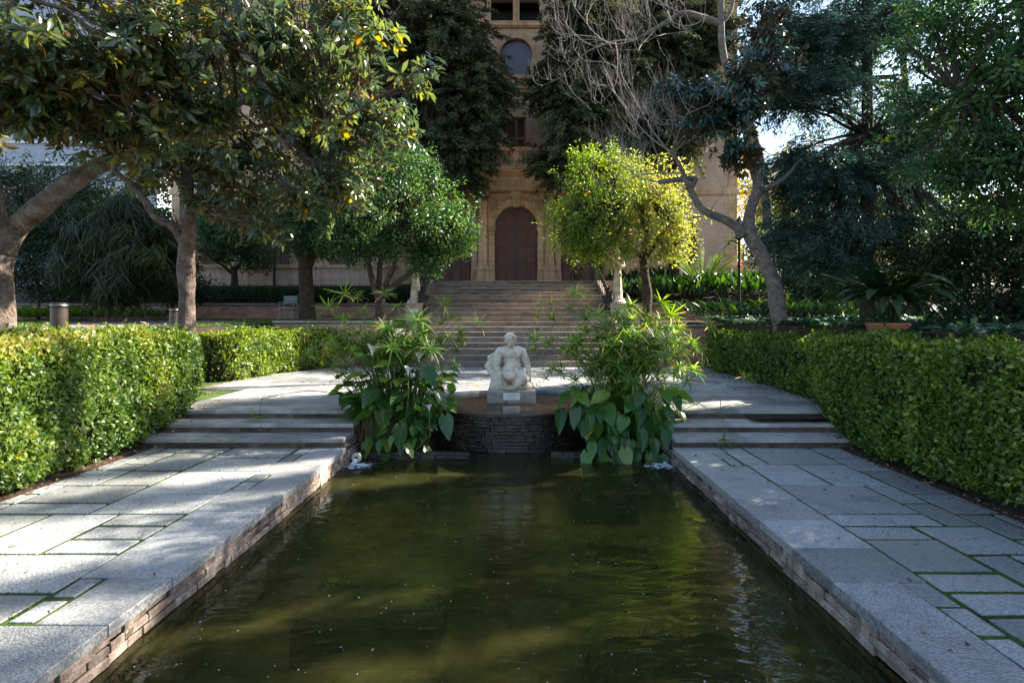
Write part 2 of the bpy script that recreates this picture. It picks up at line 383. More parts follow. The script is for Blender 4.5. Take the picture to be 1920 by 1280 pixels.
# ------------------------------------------------------------------ leaves
T_DIA = (np.array([(0,0,0),(0.5,0.45,0.06),(0,1,-0.05),(-0.5,0.45,0.06)]), [(0,1,2,3)])
T_FOLD = (np.array([(0,0,0),(0.5,0.42,0.12),(0,1,-0.12),(-0.5,0.42,0.12),(0,0.45,0.0)]), [(0,1,2,4),(0,4,2,3)])
T_BROAD = (np.array([(0,0,0),(0.33,0.28,0.05),(0.5,0.6,0.03),(0,1,-0.14),(-0.5,0.6,0.03),(-0.33,0.28,0.05),(0,0.3,0),(0,0.62,-0.03)]),
           [(0,1,6,6),(6,1,2,7),(7,2,3,3),(0,6,5,5),(6,7,4,5),(7,3,4,4)])
T_BLADE = (np.array([(-0.5,0,0),(0.5,0,0),(-0.42,0.4,0.05),(0.42,0.4,0.05),(-0.25,0.75,0.0),(0.25,0.75,0.0),(0,1,-0.15)]),
           [(0,1,3,2),(2,3,5,4),(4,5,6,6)])
def leafmesh(name, P, D, U, S, wid, tmpl, rnd):
    tv, tf = tmpl
    P = np.asarray(P, float); D = np.asarray(D, float); U = np.asarray(U, float)
    n = len(P); k = len(tv)
    S = np.broadcast_to(np.asarray(S, float), (n,)); 
    D = D/(np.linalg.norm(D,axis=1,keepdims=True)+1e-9)
    X = np.cross(D, U); X /= (np.linalg.norm(X,axis=1,keepdims=True)+1e-9)
    Z = np.cross(X, D)
    V = P[:,None,:] + S[:,None,None]*(tv[None,:,0,None]*wid*X[:,None,:] + tv[None,:,1,None]*D[:,None,:] + tv[None,:,2,None]*Z[:,None,:])
    m = bpy.data.meshes.new(name)
    m.vertices.add(n*k); m.vertices.foreach_set('co', V.astype(np.float32).ravel())
    loops, starts = [], []; c = 0
    for f in tf:
        g = [f[0]] + [f[i] for i in range(1,4) if f[i] != f[i-1] and f[i] != f[0]]
        starts.append(c); loops += g; c += len(g)
    loops = np.array(loops); starts = np.array(starts)
    L = (loops[None,:] + (np.arange(n)*k)[:,None]).ravel()
    ST = (starts[None,:] + (np.arange(n)*c)[:,None]).ravel()
    m.loops.add(len(L)); m.loops.foreach_set('vertex_index', L.astype(np.int32))
    m.polygons.add(len(ST)); m.polygons.foreach_set('loop_start', ST.astype(np.int32))
    a = m.attributes.new('rnd', 'FLOAT', 'POINT')
    a.data.foreach_set('value', np.repeat(np.clip(rnd,0,1), k).astype(np.float32))
    m.update(calc_edges=True)
    return m

def unit(n):
    v = RNG.normal(size=(n,3)); return v/np.linalg.norm(v,axis=1,keepdims=True)

def clusters_in(blobs, dens_noise=0.0, nscale=0.6, shell=0.55):
    """cluster centres filling ellipsoids (cx,cy,cz,rx,ry,rz,n), denser toward the outside, thinned by noise"""
    C, O = [], []
    for (cx,cy,cz,rx,ry,rz,n) in blobs:
        u = unit(n); r = (shell + (1-shell)*RNG.random(n))*(1+0.13*RNG.normal(size=n))
        p = u*r[:,None]*np.array([rx,ry,rz]) + np.array([cx,cy,cz])
        C.append(p); O.append(u)
    C = np.concatenate(C); O = np.concatenate(O)
    if dens_noise > 0:
        keep = np.array([noise.noise(Vector(c)*nscale) + 0.5*noise.noise(Vector(c)*nscale*2.3) > dens_noise-0.5 for c in C])
        C, O = C[keep], O[keep]
    return C, O

def crown_leaves(name, C, O, mode, per, crad, length, wid, tmpl, tone=None, up=0.5):
    """leaves round each cluster centre C with outward direction O"""
    n = len(C); idx = np.repeat(np.arange(n), per); m = len(idx)
    cr = RNG.random(n)
    if mode == 'rosette':
        tipd = O*0.7 + unit(n)*0.5 + np.array([0,0,0.35]); tipd /= np.linalg.norm(tipd,axis=1,keepdims=True)
        T = tipd[idx]; R = unit(m)
        R = R - T*(R*T).sum(1,keepdims=True); R /= np.linalg.norm(R,axis=1,keepdims=True)+1e-9
        D = R*0.85 + T*RNG.uniform(-0.1,0.9,(m,1)) + np.array([0,0,-0.28])
        P = C[idx] + T*RNG.uniform(-0.5,0.5,(m,1))*crad + R*0.02
        U = T*1.0 + np.array([0,0,0.4]) + 0.3*RNG.normal(size=(m,3))
    elif mode == 'spray':
        axis = O*np.array([1,1,0.25]) + np.array([0,0,-0.35]) + 0.35*unit(n); axis /= np.linalg.norm(axis,axis=1,keepdims=True)
        T = axis[idx]; t = RNG.random((m,1))
        side = np.cross(T, np.array([0,0,1.0])); side /= np.linalg.norm(side,axis=1,keepdims=True)+1e-9
        sg = np.where(RNG.random((m,1))<0.5,-1.0,1.0)
        P = C[idx] + T*(t-0.4)*crad*2 + side*sg*RNG.random((m,1))*crad*0.30*(1.2-t) + np.array([0,0,1.0])*(-0.35*crad*t*t) + 0.04*RNG.normal(size=(m,3))
        D = T*0.8 + side*sg*0.75 + np.array([0,0,-0.30]) + 0.25*RNG.normal(size=(m,3))
        U = np.array([0,0,1.0]) + 0.5*RNG.normal(size=(m,3))
    elif mode == 'tuft':
        P = C[idx] + unit(m)*crad*(RNG.random((m,1))**0.5)*np.array([1,1,0.75])
        D = (P - C[idx])/crad*0.9 + O[idx]*0.5 + unit(m)*0.5 + np.array([0,0,-0.1])
        U = O[idx]*0.6 + unit(m)*0.6 + np.array([0,0,up])
    else:
        P = C[idx] + unit(m)*crad*(RNG.random((m,1))**0.5)
        D = O[idx]*0.6 + unit(m)*0.8 + np.array([0,0,-0.15])
        U = O[idx]*0.5 + unit(m)*0.6 + np.array([0,0,up])
    S = length*RNG.uniform(0.65,1.2,m)
    rnd = 0.5*cr[idx] + 0.5*RNG.random(m)
    if tone is not None: rnd = tone(P, rnd)
    return leafmesh(name, P, D, U, S, wid, tmpl, rnd)

def wobble(p, q, amt, n=5):
    """curved path between two points"""
    p, q = Vector(p), Vector(q); d = (q-p).length
    a, b = Vector(unit(1)[0]), Vector(unit(1)[0])
    out = []
    for i in range(n+1):
        t = i/n; w = math.sin(PI*t)
        out.append(p.lerp(q, t) + a*(w*amt*d) + b*(math.sin(2*PI*t)*amt*d*0.5))
    return out

def limbs(mb, tips, C, r0=0.06, r1=0.012, per=8, sag=0.1, twig=True, tr=0.006):
    """limbs from the nearest trunk tip to groups of clusters, twigs to each cluster"""
    if len(C) == 0: return
    k = max(1, len(C)//per)
    cen = C[RNG.choice(len(C), k, replace=False)]
    a = np.argmin(((C[:,None,:]-cen[None])**2).sum(2), axis=1)
    tp = np.array([t[:3] for t in tips])
    for j in range(k):
        g = C[a == j]
        if len(g) == 0: continue
        c = g.mean(0); s = tp[np.argmin(((tp-c)**2).sum(1))]
        c2 = c*0.8 + s*0.2
        path = wobble(s, c2, 0.08, 5)
        mb.tube(path, [r0 + (r1*1.6-r0)*i/5 for i in range(6)], 6, cap=False)
        if twig:
            for q in g:
                pp = wobble(path[random.choice((3,4,5))], q, 0.08, 3)
                mb.tube(pp, [r1, r1*0.7, tr, tr*0.7], 4, cap=False)
# ================================================================== SETTING
PW = 2.12            # pool half width
PY0, PY1 = 1.0, 8.05 # pool ends (near, planter wall)
WZ = -0.24           # water level
TZ = 0.346           # upper terrace
ST0 = 7.53           # foot of the three side steps
BAS = (0.0, 9.55, 1.30)   # round basin
GX_L = lambda y: -5.3 if y < 10 else -6.5
def gz(y):
    return 1.30 + 0.0136*min(max(y, 0), 24)

def patch(mb, x0, x1, ys, zf, nx=1):
    o = len(mb.v)
    for y in ys:
        for i in range(nx+1):
            x = x0 + (x1-x0)*i/nx; mb.v.append((x, y, zf(x, y)))
    for r in range(len(ys)-1):
        for i in range(nx):
            a = o + r*(nx+1)+i; mb.f.append((a, a+1, a+nx+2, a+nx+1))

g = MB()
far = [-200,-60,-10,0,2,4,6,8,10,12,14,16,18,20,22,24,30,60,200]
bed = lambda y: gz(y) if y < 22.2 else (2.2 + (y-22.2)*0.33 if y < 24.7 else 3.05)
ysb = [y for y in far if y < 22] + [22.19, 22.2, 23.5, 24.7, 30, 60, 300]
patch(g, -300, -14.5, ysb, lambda x, y: bed(y))
patch(g, -14.5, -6.6, ysb, lambda x, y: bed(y))
patch(g, -6.6, -5.35, [y for y in ysb if y < 10] + [10.0], lambda x, y: bed(y))
patch(g, 5.35, 300, ysb, lambda x, y: bed(y))
yr = [16.6] + [y for y in ysb if y > 16.6]
patch(g, -6.6, -3.35, yr, lambda x, y: bed(y)); patch(g, 3.35, 5.35, yr, lambda x, y: bed(y))
patch(g, -3.35, 3.35, [22.6, 24.7, 60, 300], lambda x, y: 3.05 if y > 24 else 2.9)
patch(g, -6.6, -3.35, [10.0, 16.6], lambda x, y: TZ-0.06); patch(g, 3.35, 5.35, [8.0, 16.6], lambda x, y: TZ-0.06)
# skirts of the raised garden behind the hedges
for x, ya, yb in ((-5.35, -60, 10), (-6.6, 10, 16.6), (5.35, -60, 16.6)):
    g.add([(x,ya,-0.1),(x,yb,-0.1),(x,yb,gz(yb)),(x,ya,gz(ya))], [(0,1,2,3)])
g.add([(-6.6,10,-0.1),(-5.35,10,-0.1),(-5.35,10,gz(10)),(-6.6,10,gz(10))], [(0,1,2,3)])
# corridor floor under the paving
patch(g, -5.35, -PW-0.02, [-60, 8.0, 10.0], lambda x, y: -0.05); patch(g, PW+0.02, 5.35, [-60, 8.0, 10.0], lambda x, y: -0.05)
patch(g, -PW-0.02, PW+0.02, [-60, PY0-0.02], lambda x, y: -0.05)
ground = link('ground', g, M['soil'], kind='structure')

# ---- pool floor and plain walls under the water
m, nt, out = mat('pool_floor_algae'); L = nt.links.new
geo = N(nt,'NewGeometry')
n1 = N(nt,'TexNoise',Scale=0.9,Detail=6.0,Roughness=0.6); L(geo.outputs['Position'], n1.inputs['Vector'])
n2 = N(nt,'TexNoise',Scale=9.0,Detail=6.0,Roughness=0.7); L(geo.outputs['Position'], n2.inputs['Vector'])
r1 = ramp(nt, n1.outputs[0], [(0.35,(0.030,0.036,0.010)),(0.5,(0.13,0.125,0.035)),(0.66,(0.42,0.35,0.12))])
r2 = ramp(nt, n2.outputs[0], [(0.3,(0.45,0.45,0.45)),(0.7,(1.3,1.3,1.3))])
c = mixc(nt, 0.8, r1.outputs[0], r2.outputs[0], 'MULTIPLY')
b = N(nt,'BsdfPrincipled'); b.inputs['Roughness'].default_value = 0.9; L(c, b.inputs['Base Color'])
L(bump(nt, n2.outputs[0], 0.8, 0.03), b.inputs['Normal']); L(b.outputs[0], out.inputs['Surface']); M['algae'] = m
pf = MB(); zb = -0.80
patch(pf, -PW-0.05, PW+0.05, [PY0-0.05,3,5,7,9.2], lambda x,y: zb, 3)
for s in (-1, 1):
    pf.box(min(s*(PW+0.012), s*(PW+0.2)), max(s*(PW+0.012), s*(PW+0.2)), PY0-0.2, 9.3, zb-0.01, -0.065)
pf.box(-PW, PW, PY0-0.2, PY0-0.012, zb-0.01, -0.065)
link('pool_floor', pf, M['algae'], kind='structure')

# ---- water
def water_mat(name, tint, murk, mcol, bsc, bstr, rough=0.015):
    m, nt, out = mat(name); L = nt.links.new
    geo = N(nt,'NewGeometry'); src = geo.outputs['Position']
    mp = N(nt,'Mapping'); mp.inputs['Scale'].default_value = (1.0, 2.4, 1); L(src, mp.inputs['Vector'])
    n1 = N(nt,'TexNoise',Scale=bsc,Detail=3.0,Roughness=0.5,Distortion=0.8); L(mp.outputs[0], n1.inputs['Vector'])
    n2 = N(nt,'TexNoise',Scale=bsc*5,Detail=2.0); L(mp.outputs[0], n2.inputs['Vector'])
    nb = bump(nt, n1.outputs[0], bstr, 0.02); nb = bump(nt, n2.outputs[0], bstr*0.5, 0.003, nb)
    fr = N(nt,'Fresnel'); fr.inputs['IOR'].default_value = 1.36; L(nb, fr.inputs['Normal'])
    tr = N(nt,'BsdfTransparent'); tr.inputs[0].default_value = (*tint,1)
    df = N(nt,'BsdfDiffuse')
    nm = N(nt,'TexNoise',Scale=1.3,Detail=9.0,Roughness=0.7); L(src, nm.inputs['Vector'])
    rm = ramp(nt, nm.outputs[0], [(0.35,[c*0.55 for c in mcol]),(0.7,[c*1.35 for c in mcol])]); L(rm.outputs[0], df.inputs[0])
    mx = N(nt,'MixShader'); mx.inputs[0].default_value = murk; L(tr.outputs[0], mx.inputs[1]); L(df.outputs[0], mx.inputs[2])
    gl = N(nt,'BsdfGlossy'); gl.inputs['Roughness'].default_value = rough; L(nb, gl.inputs['Normal'])
    m2 = N(nt,'MixShader'); L(fr.outputs[0], m2.inputs[0]); L(mx.outputs[0], m2.inputs[1]); L(gl.outputs[0], m2.inputs[2])
    L(m2.outputs[0], out.inputs['Surface']); return m
M['water'] = water_mat('pond_water', (0.74,0.70,0.42), 0.26, (0.082,0.082,0.025), 2.8, 0.42)
M['water2'] = water_mat('basin_water', (0.55,0.45,0.34), 0.25, (0.10,0.075,0.05), 3.0, 0.06)
wm = MB(); patch(wm, -PW-0.03, PW+0.03, [PY0-0.03, 5, 9.2], lambda x,y: WZ, 1)
link('pool_water', wm, M['water'], kind='structure')

# ---- lower paving: coping and random rectangular slabs with mossy joints
def pack(nx, ny, rng):
    used = [[False]*ny for _ in range(nx)]; out = []
    sizes = [(3,2),(2,2),(2,3),(3,3),(2,1),(1,2),(2,2),(3,2),(1,1),(3,1)]
    for j in range(ny):
        for i in range(nx):
            if used[i][j]: continue
            cand = sizes[:]; rng.shuffle(cand); cand.append((1,1))
            for a, b_ in cand:
                if (a,b_) == (1,1) and rng.random() < 0.8 and cand.index((a,b_)) < len(cand)-1: continue
                if i+a <= nx and j+b_ <= ny and not any(used[i+p][j+q] for p in range(a) for q in range(b_)):
                    for p in range(a):
                        for q in range(b_): used[i+p][j+q] = True
                    out.append((i,j,a,b_)); break
    return out
def slab(par, x0, x1, y0, y1, z1, th=0.06, name='slab', mt='slab', g=0.022):
    x0, x1 = min(x0,x1), max(x0,x1)
    gg = g*random.uniform(0.5,1.3)
    dz = random.uniform(-0.001, 0.005)
    mb = MB().bbox(x0+gg, x1-gg, y0+gg, y1-gg, z1-th, z1+dz, 0.004, 0.006)
    return link(name, mb, M[mt], par)
rr = random.Random(5)
for s, nx, nm in ((-1, 8, 'left'), (1, 7, 'right')):
    U = 0.285
    xe = PW + 0.56 + nx*U
    jm = MB(); patch(jm, s*PW if s>0 else -xe-0.02, xe+0.02 if s>0 else -PW, [-3, 0, 3, 5, ST0+0.02], lambda x,y: -0.006, 2)
    pav = link('lower_paving', jm, M['joint'], kind='structure')
    y = -2.2 + 0.2*s
    while y < ST0-0.02:
        l = rr.uniform(0.54, 0.68); y1 = min(y+l, ST0)
        if ST0-y1 < 0.25: y1 = ST0
        wide = rr.random() < 0.72
        w = 0.56 if wide else 0.38
        x0, x1 = s*(PW-0.03), s*(PW+w)
        slab(pav, x0, x1, y, y1, 0.0, 0.062, 'coping_slab', 'coping', 0.003)
        if not wide:
            ym = (y+y1)/2
            slab(pav, s*(PW+w), s*(PW+0.56), y, ym, 0.0); slab(pav, s*(PW+w), s*(PW+0.56), ym, y1, 0.0)
        y = y1
    ny = int((ST0+2.2)/U)+1
    for (i,j,a,b_) in pack(nx, ny, rr):
        ya, yb = ST0-(j+b_)*U, ST0-j*U
        if yb < -2.2: continue
        slab(pav, s*(PW+0.56+i*U), s*(PW+0.56+(i+a)*U), max(ya,-2.3), yb, 0.0)
# paving behind the camera end of the pool
jm = MB(); patch(jm, -PW, PW, [-3, PY0], lambda x,y: -0.006, 2)
pav = link('lower_paving', jm, M['joint'], kind='structure')
for i in range(7):
    x0 = -PW+i*2*PW/7
    slab(pav, x0, x0+2*PW/7, 0.42, PY0+0.03, 0.0, 0.062, 'coping_slab', 'coping', 0.004)
    for j in range(3): slab(pav, x0, x0+2*PW/7, 0.42-0.6*(j+1), 0.42-0.6*j, 0.0)

# ---- stone courses of the pool walls
for s in (-1, 1):
    wl = MB().box(min(s*(PW+0.012), s*(PW+0.1)), max(s*(PW+0.012), s*(PW+0.1)), PY0, 8.3, -0.40, -0.0635)
    wall = link('pool_wall', wl, M['mortar'], kind='structure')
    for k in range(4):
        z1 = -0.064 - 0.058*k; y = PY0 + rr.uniform(0, 0.1)
        while y < 8.2:
            l = rr.uniform(0.10, 0.34); pr = rr.uniform(0.0, 0.016)
            xa, xb = s*(PW+0.03), s*(PW+0.006-pr*1.6)
            mb = MB(); x0_, x1_ = min(xa,xb), max(xa,xb)
            mb.bbox(x0_, x1_, y+0.004, min(y+l,8.3)-0.004, z1-0.052+rr.uniform(-.006,.006), z1-rr.uniform(0.001,0.010), 0.008, 0.007)
            link('brick', mb, M['poolbrick'], wall); y += l

# ---- three side steps and the upper terrace
for s in (-1, 1):
    st = link('garden_steps', MB().box(min(s*PW,s*5.1), max(s*PW,s*5.1), ST0+0.03, 8.85, -0.03, 0.05), M['mortar'], kind='structure')
    for k in range(3):
        y0 = ST0 + 0.43*k; z1 = 0.1155*(k+1)
        x = PW
        while x < 5.0:
            l = min(rr.uniform(0.7,1.3), 5.1-x)
            if 5.1-x-l < 0.3: l = 5.1-x
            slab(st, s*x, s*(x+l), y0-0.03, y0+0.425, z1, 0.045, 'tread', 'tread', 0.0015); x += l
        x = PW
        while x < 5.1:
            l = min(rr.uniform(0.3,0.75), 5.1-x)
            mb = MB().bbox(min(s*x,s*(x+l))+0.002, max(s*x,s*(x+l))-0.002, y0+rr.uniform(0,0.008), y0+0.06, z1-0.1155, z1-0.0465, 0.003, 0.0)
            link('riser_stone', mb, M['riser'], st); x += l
        link('step_core', MB().box(min(s*PW,s*5.1)+0.01, max(s*PW,s*5.1)-0.01, y0+0.065, 8.86, z1-0.11, z1-0.05), M['mortar'], st)
TY0 = 8.82
tb = MB(); 
ter = link('upper_terrace', MB().box(-6.55, 6.55, 10.86, 15.95, TZ-0.30, TZ-0.012), M['joint'], kind='structure')
for s in (-1,1):
    link('joint_bed', MB().box(min(s*PW,s*6.0), max(s*PW,s*6.0), TY0, 10.86, TZ-0.30, TZ-0.012), M['joint'], ter)
    # curved margin round the basin
    ys = [9.2 + i*(10.86-9.2)/12 for i in range(13)]
    xin = [math.sqrt(max(0, (BAS[2]+0.01)**2-(y-BAS[1])**2)) for y in ys]
    for a in range(0, 12, 4):
        inner = [(s*xin[a+i], ys[a+i]) for i in range(5)]
        poly = inner + [(s*(PW-0.003), ys[a+4]-0.004), (s*(PW-0.003), ys[a]+0.004)]
        if s > 0: poly = poly[::-1]
        link('slab', MB().prism(poly[::-1] if s<0 else poly[::-1], TZ-0.3, TZ+random.uniform(-0.002,0.002)), M['slab'], ter)
def tfield(x0, x1, y0, y1):
    y = y0
    while y < y1-0.02:
        d = min(rr.choice((0.42,0.55,0.55,0.7)), y1-y)
        if y1-y-d < 0.25: d = y1-y
        x = x0
        while x < x1-0.02:
            l = min(rr.uniform(0.55,1.15), x1-x)
            if x1-x-l < 0.3: l = x1-x
            slab(ter, x, x+l, y, y+d, TZ, 0.05, 'slab', 'slab', 0.006); x += l
        y += d
tfield(-4.95, -PW, TY0+0.005, 10.86); tfield(PW, 4.95, TY0+0.005, 10.86)
tfield(-5.9, 5.3, 10.86, 15.92)

# planter pockets either side of the basin
for s in (-1,1):
    link('planter_soil', MB().box(min(s*1.16,s*(PW-0.002)), max(s*1.16,s*(PW-0.002)), 8.12, 9.2, -0.6, -0.19), M['soil'], kind='structure')
    bk = link('planter_back_wall', MB().box(min(s*1.2,s*(PW+0.1)), max(s*1.2,s*(PW+0.1)), 9.19, 9.3, -0.6, TZ-0.31), M['wetstone'], kind='structure')
    rim = link('planter_wall', MB().box(min(s*1.0,s*(PW-0.01)), max(s*1.0,s*(PW-0.01)), 8.06, 8.13, -0.6, -0.19), M['wetstone'], kind='structure')
    for k in range(4):
        x = 0.55
        while x < PW-0.02:
            l = min(rr.uniform(0.14,0.32), PW-0.01-x); zz = -0.30+k*0.045
            mb = MB().bbox(min(s*x,s*(x+l))+0.004, max(s*x,s*(x+l))-0.004, 8.0+rr.uniform(-0.02,0.02), 8.09, zz-0.04, zz+rr.uniform(-0.004,0.004), 0.006, 0.004)
            link('stone', mb, M['wetstone'], rim); x += l

# ---- round basin
bx_, by_, br_ = BAS
basin = thing('fountain_basin', (0, by_, -0.5), 'low round fountain basin of dark wet stacked stone below the white statue', 'basin')
link('inner_wall', MB().lathe(bx_, by_, [(br_-0.05,-0.6),(br_-0.05,0.25)], 64), M['wetstone'], basin)
rimv = MB(); n = 96; o = 0
for i in range(n):
    a = 2*PI*i/n; wv = 0.006*math.sin(a*9)+0.004*math.sin(a*23+1)
    for r, z in ((br_-0.10,0.27),(br_-0.10,0.287),(br_-0.02+wv,0.300),(br_+0.015+wv,0.297),(br_+0.015+wv,0.262),(br_-0.02,0.26)):
        rimv.v.append((bx_+r*math.cos(a), by_+r*math.sin(a), z))
for i in range(n):
    j = (i+1)%n
    for k in range(6): rimv.f.append((i*6+k, j*6+k, j*6+(k+1)%6, i*6+(k+1)%6))
link('rim', rimv, M['wetstone'], basin)
bw = MB().lathe(bx_, by_, [(br_-0.03,0.28),(br_-0.03,0.296)], 64)
link('basin_water', bw, M['water2'], basin)
link('basin_bottom', MB().lathe(bx_, by_, [(br_-0.06,0.12),(br_-0.06,0.14)], 48), M['riser'], basin)
stuffm = MB()
for k in range(12):
    zt = 0.258 - 0.049*k
    a = rr.uniform(0, 0.1)-PI
    while a < 0:
        da = rr.uniform(0.08, 0.21); a1 = a+da-0.006
        pr = rr.uniform(-0.012, 0.016); r0, r1_ = br_-0.045, br_-0.004+pr
        h0, h1 = zt-0.045+rr.uniform(-.004,.004), zt-rr.uniform(0,0.006)
        am = (a+a1)/2
        ang = [a+0.004, am, a1]
        vs = [(bx_+r*math.cos(q), by_+r*math.sin(q), z) for z in (h0,h1) for r in (r1_+0.0, r0) for q in ang]
        fs = [(0,1,7,6),(1,2,8,7),(6,7,10,9),(7,8,11,10),(3,9,10,4),(4,10,11,5),(0,6,9,3),(2,5,11,8),(0,3,4,1),(1,4,5,2)]
        if abs(am+PI/2) < 1.0: link('stone', MB().add(vs, fs), M['wetstone'], basin)
        else: stuffm.add(vs, fs)
        a = a1+0.006
link('stones', stuffm, M['wetstone'], basin, kind='stuff')

# ---- grand staircase
R_, RUN = 0.153, 0.33
stair = link('grand_staircase', MB().box(-3.2, 3.2, 16.0, 25.2, -0.05, TZ-0.02), M['mortar'], kind='structure')
hw = 3.05; y = 15.93; z = TZ
NB = 0
for k in range(18):
    if k == 14: y = 21.35; hw = 3.85
    z += R_
    yend = y+RUN if k not in (13, 17) else (21.35 if k == 13 else 25.3)
    x = -hw; edges = [-hw]
    while edges[-1] < hw:
        e = edges[-1]+rr.uniform(1.2,1.9)
        if hw-e < 0.7: e = hw
        edges.append(e)
    for a, b_ in zip(edges, edges[1:]):
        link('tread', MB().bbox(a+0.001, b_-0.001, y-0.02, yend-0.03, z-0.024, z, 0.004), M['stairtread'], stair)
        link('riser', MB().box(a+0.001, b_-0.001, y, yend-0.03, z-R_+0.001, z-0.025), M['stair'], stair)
    y += RUN
# cheek walls of the stairs (brick wing walls with a stone cap) and side retaining walls
def brick_wall(name, x0, x1, y, z0, z1, depth, label, bl=0.25, bh=0.058, axis='x', capt=0.05, missing=0.012, sgn=-1, group=None):
    """wall running in x at depth y (front face) built brick by brick; pieces too small to pick apart singly"""
    t = thing(name, ((x0+x1)/2, y+depth/2, z0), label, 'wall', group)
    link('mortar_core', MB().box(x0, x1, y+0.012, y+depth, z0-0.3, z1-capt-0.002), M['mortar'], t)
    P = []; 
    mb = MB(); rn = []
    k = 0; z = z0-0.05
    while z + bh < z1-capt:
        x = x0 - (bl/2 if k%2 else 0)
        while x < x1:
            a, b_ = max(x, x0)+0.006, min(x+bl, x1)-0.006
            if b_-a > 0.03 and rr.random() > missing:
                n0 = len(mb.v)
                f = y + rr.uniform(-0.006, 0.004)
                mb.add([(a,f,z),(b_,f,z),(b_,f,z+bh-0.012),(a,f,z+bh-0.012),(a,y+0.02,z),(b_,y+0.02,z),(b_,y+0.02,z+bh-0.012),(a,y+0.02,z+bh-0.012)],
                       [(0,1,2,3),(0,4,5,1),(1,5,6,2),(2,6,7,3),(3,7,4,0)])
                rn += [rr.random()]*8
            x += bl
        z += bh; k += 1
    me = mb.mesh('bricks'); at_ = me.attributes.new('rnd','FLOAT','POINT'); at_.data.foreach_set('value', rn)
    link('bricks', me, M['brick'], t, kind='stuff')
    x = x0
    while x < x1-0.01:
        l = min(rr.uniform(0.9,1.3), x1-x)
        if x1-x-l < 0.4: l = x1-x
        link('cap_stone', MB().bbox(x+0.002, x+l-0.002, y-0.03, y+depth+0.03, z1-capt, z1, 0.006), M['cap'], t); x += l
    return t
brick_wall('brick_wall', -19.0, -3.9, 22.0, gz(22), 2.23, 0.3, 'long low brick retaining wall with missing bricks behind the lawn left of the stairs')
brick_wall('brick_wall', 3.9, 14.0, 22.0, gz(22), 2.23, 0.3, 'low brick retaining wall under the lit broad leaves right of the stairs')
brick_wall('brick_wall', -6.6, -3.4, 16.0, TZ, 1.60, 0.35, 'brick wall with a pale cap behind the papyrus at the left foot of the stairs')
brick_wall('brick_wall', 3.4, 6.6, 16.0, TZ, 1.50, 0.35, 'brick wall with a brown cap behind the papyrus at the right foot of the stairs')
for s in (-1, 1):
    tl = 'left' if s < 0 else 'right'
    ck = thing('stair_side_wall', (s*3.3, 19, TZ), 'stone side wall running back along the %s edge of the wide stairs' % tl, 'wall')
    prof = [(15.95,-0.1),(25.0,-0.1),(25.0,3.12),(22.3,3.12),(20.4,2.52),(16.35,0.80),(15.95,0.80)]
    link('wall', MB().prism(prof, min(s*3.07,s*3.35), max(s*3.07,s*3.35), 'x'), M['cap'], ck)

# ---- lawn and path left, cover bed right
lw = MB(); patch(lw, -19, -6.7, [9.5,12,14,16,18,20,21.95], lambda x,y: gz(y)+0.012, 4); patch(lw, -6.7, -3.5, [16.4,18,20,21.95], lambda x,y: gz(y)+0.012, 2)
link('lawn', lw, M['lawnbase'], kind='structure')
pp = [(-6.75,8.0),(-8.4,19.3),(-14.5,21.9),(-15.8,21.9),(-8.5,10.4),(-7.7,8.0)]
link('garden_path', MB().add([(x,y,gz(y)+0.020) for x,y in pp], [tuple(range(6))]), M['path'], kind='structure')
# ================================================================== BUILDING
BY = 25.0
house = thing('mansion', (0, BY+4, 3.0), 'tan and pink mansion with three arched brown shuttered doors behind the garden trees', 'building')
G0 = 3.12
def hz(py): return CAMZ + (VPY-py)/FPX*BY      # height on the facade shown at row py
def arc(cx, zs, r, n=20, a0=0, a1=PI): return [(cx+r*math.cos(a0+(a1-a0)*i/n), zs+r*math.sin(a0+(a1-a0)*i/n)) for i in range(n+1)]
def arch_wall(mb, x0, x1, z0, z1, cx, r, zs, y0, y1, n=20):
    """wall panel with an arched opening"""
    for a, b_ in ((x0, cx-r), (cx+r, x1)):
        if b_-a > 1e-3: mb.box(a, b_, y0, y1, z0, zs)
    pts = arc(cx, zs, r, n)          # right to left
    o = len(mb.v)
    top = []
    for i, (x, z) in enumerate(pts):
        t = i/n; top.append((x1+(x0-x1)*t, z1))
    for (x,z),(tx,tz) in zip(pts, top):
        for yy in (y0, y1): mb.v += [(x,yy,z),(tx,yy,tz)]
    for i in range(n):
        a = o+i*4; c = a+4
        mb.f += [(a, c, c+1, a+1), (a+2, a+3, c+3, c+2), (a, a+2, c+2, c), (a+1, c+1, c+3, a+3)]
    # side triangles down to the springing
    mb.add([(x1,y0,zs),(cx+r,y0,zs),(x1,y0,z1),(x1,y1,zs),(x1,y1,z1)], [(1,0,2),(0,3,4,2)])
    mb.add([(x0,y0,zs),(cx-r,y0,zs),(x0,y0,z1),(x0,y1,zs),(x0,y1,z1)], [(0,1,2),(3,0,2,4)])
SPR, DR = 5.56, 0.92
BAYX = (-2.82, 0.0, 2.82)
AX = 0.0
por = MB()
for cx in BAYX:
    arch_wall(por, cx-1.41, cx+1.41, G0, 7.02, cx, DR, SPR, BY, BY+0.55)
por.box(-5.0, -4.23, BY, BY+0.55, G0, 7.02); por.box(4.23, 5.0, BY, BY+0.55, G0, 7.02)
link('portico_wall', por, M['facade'], house)
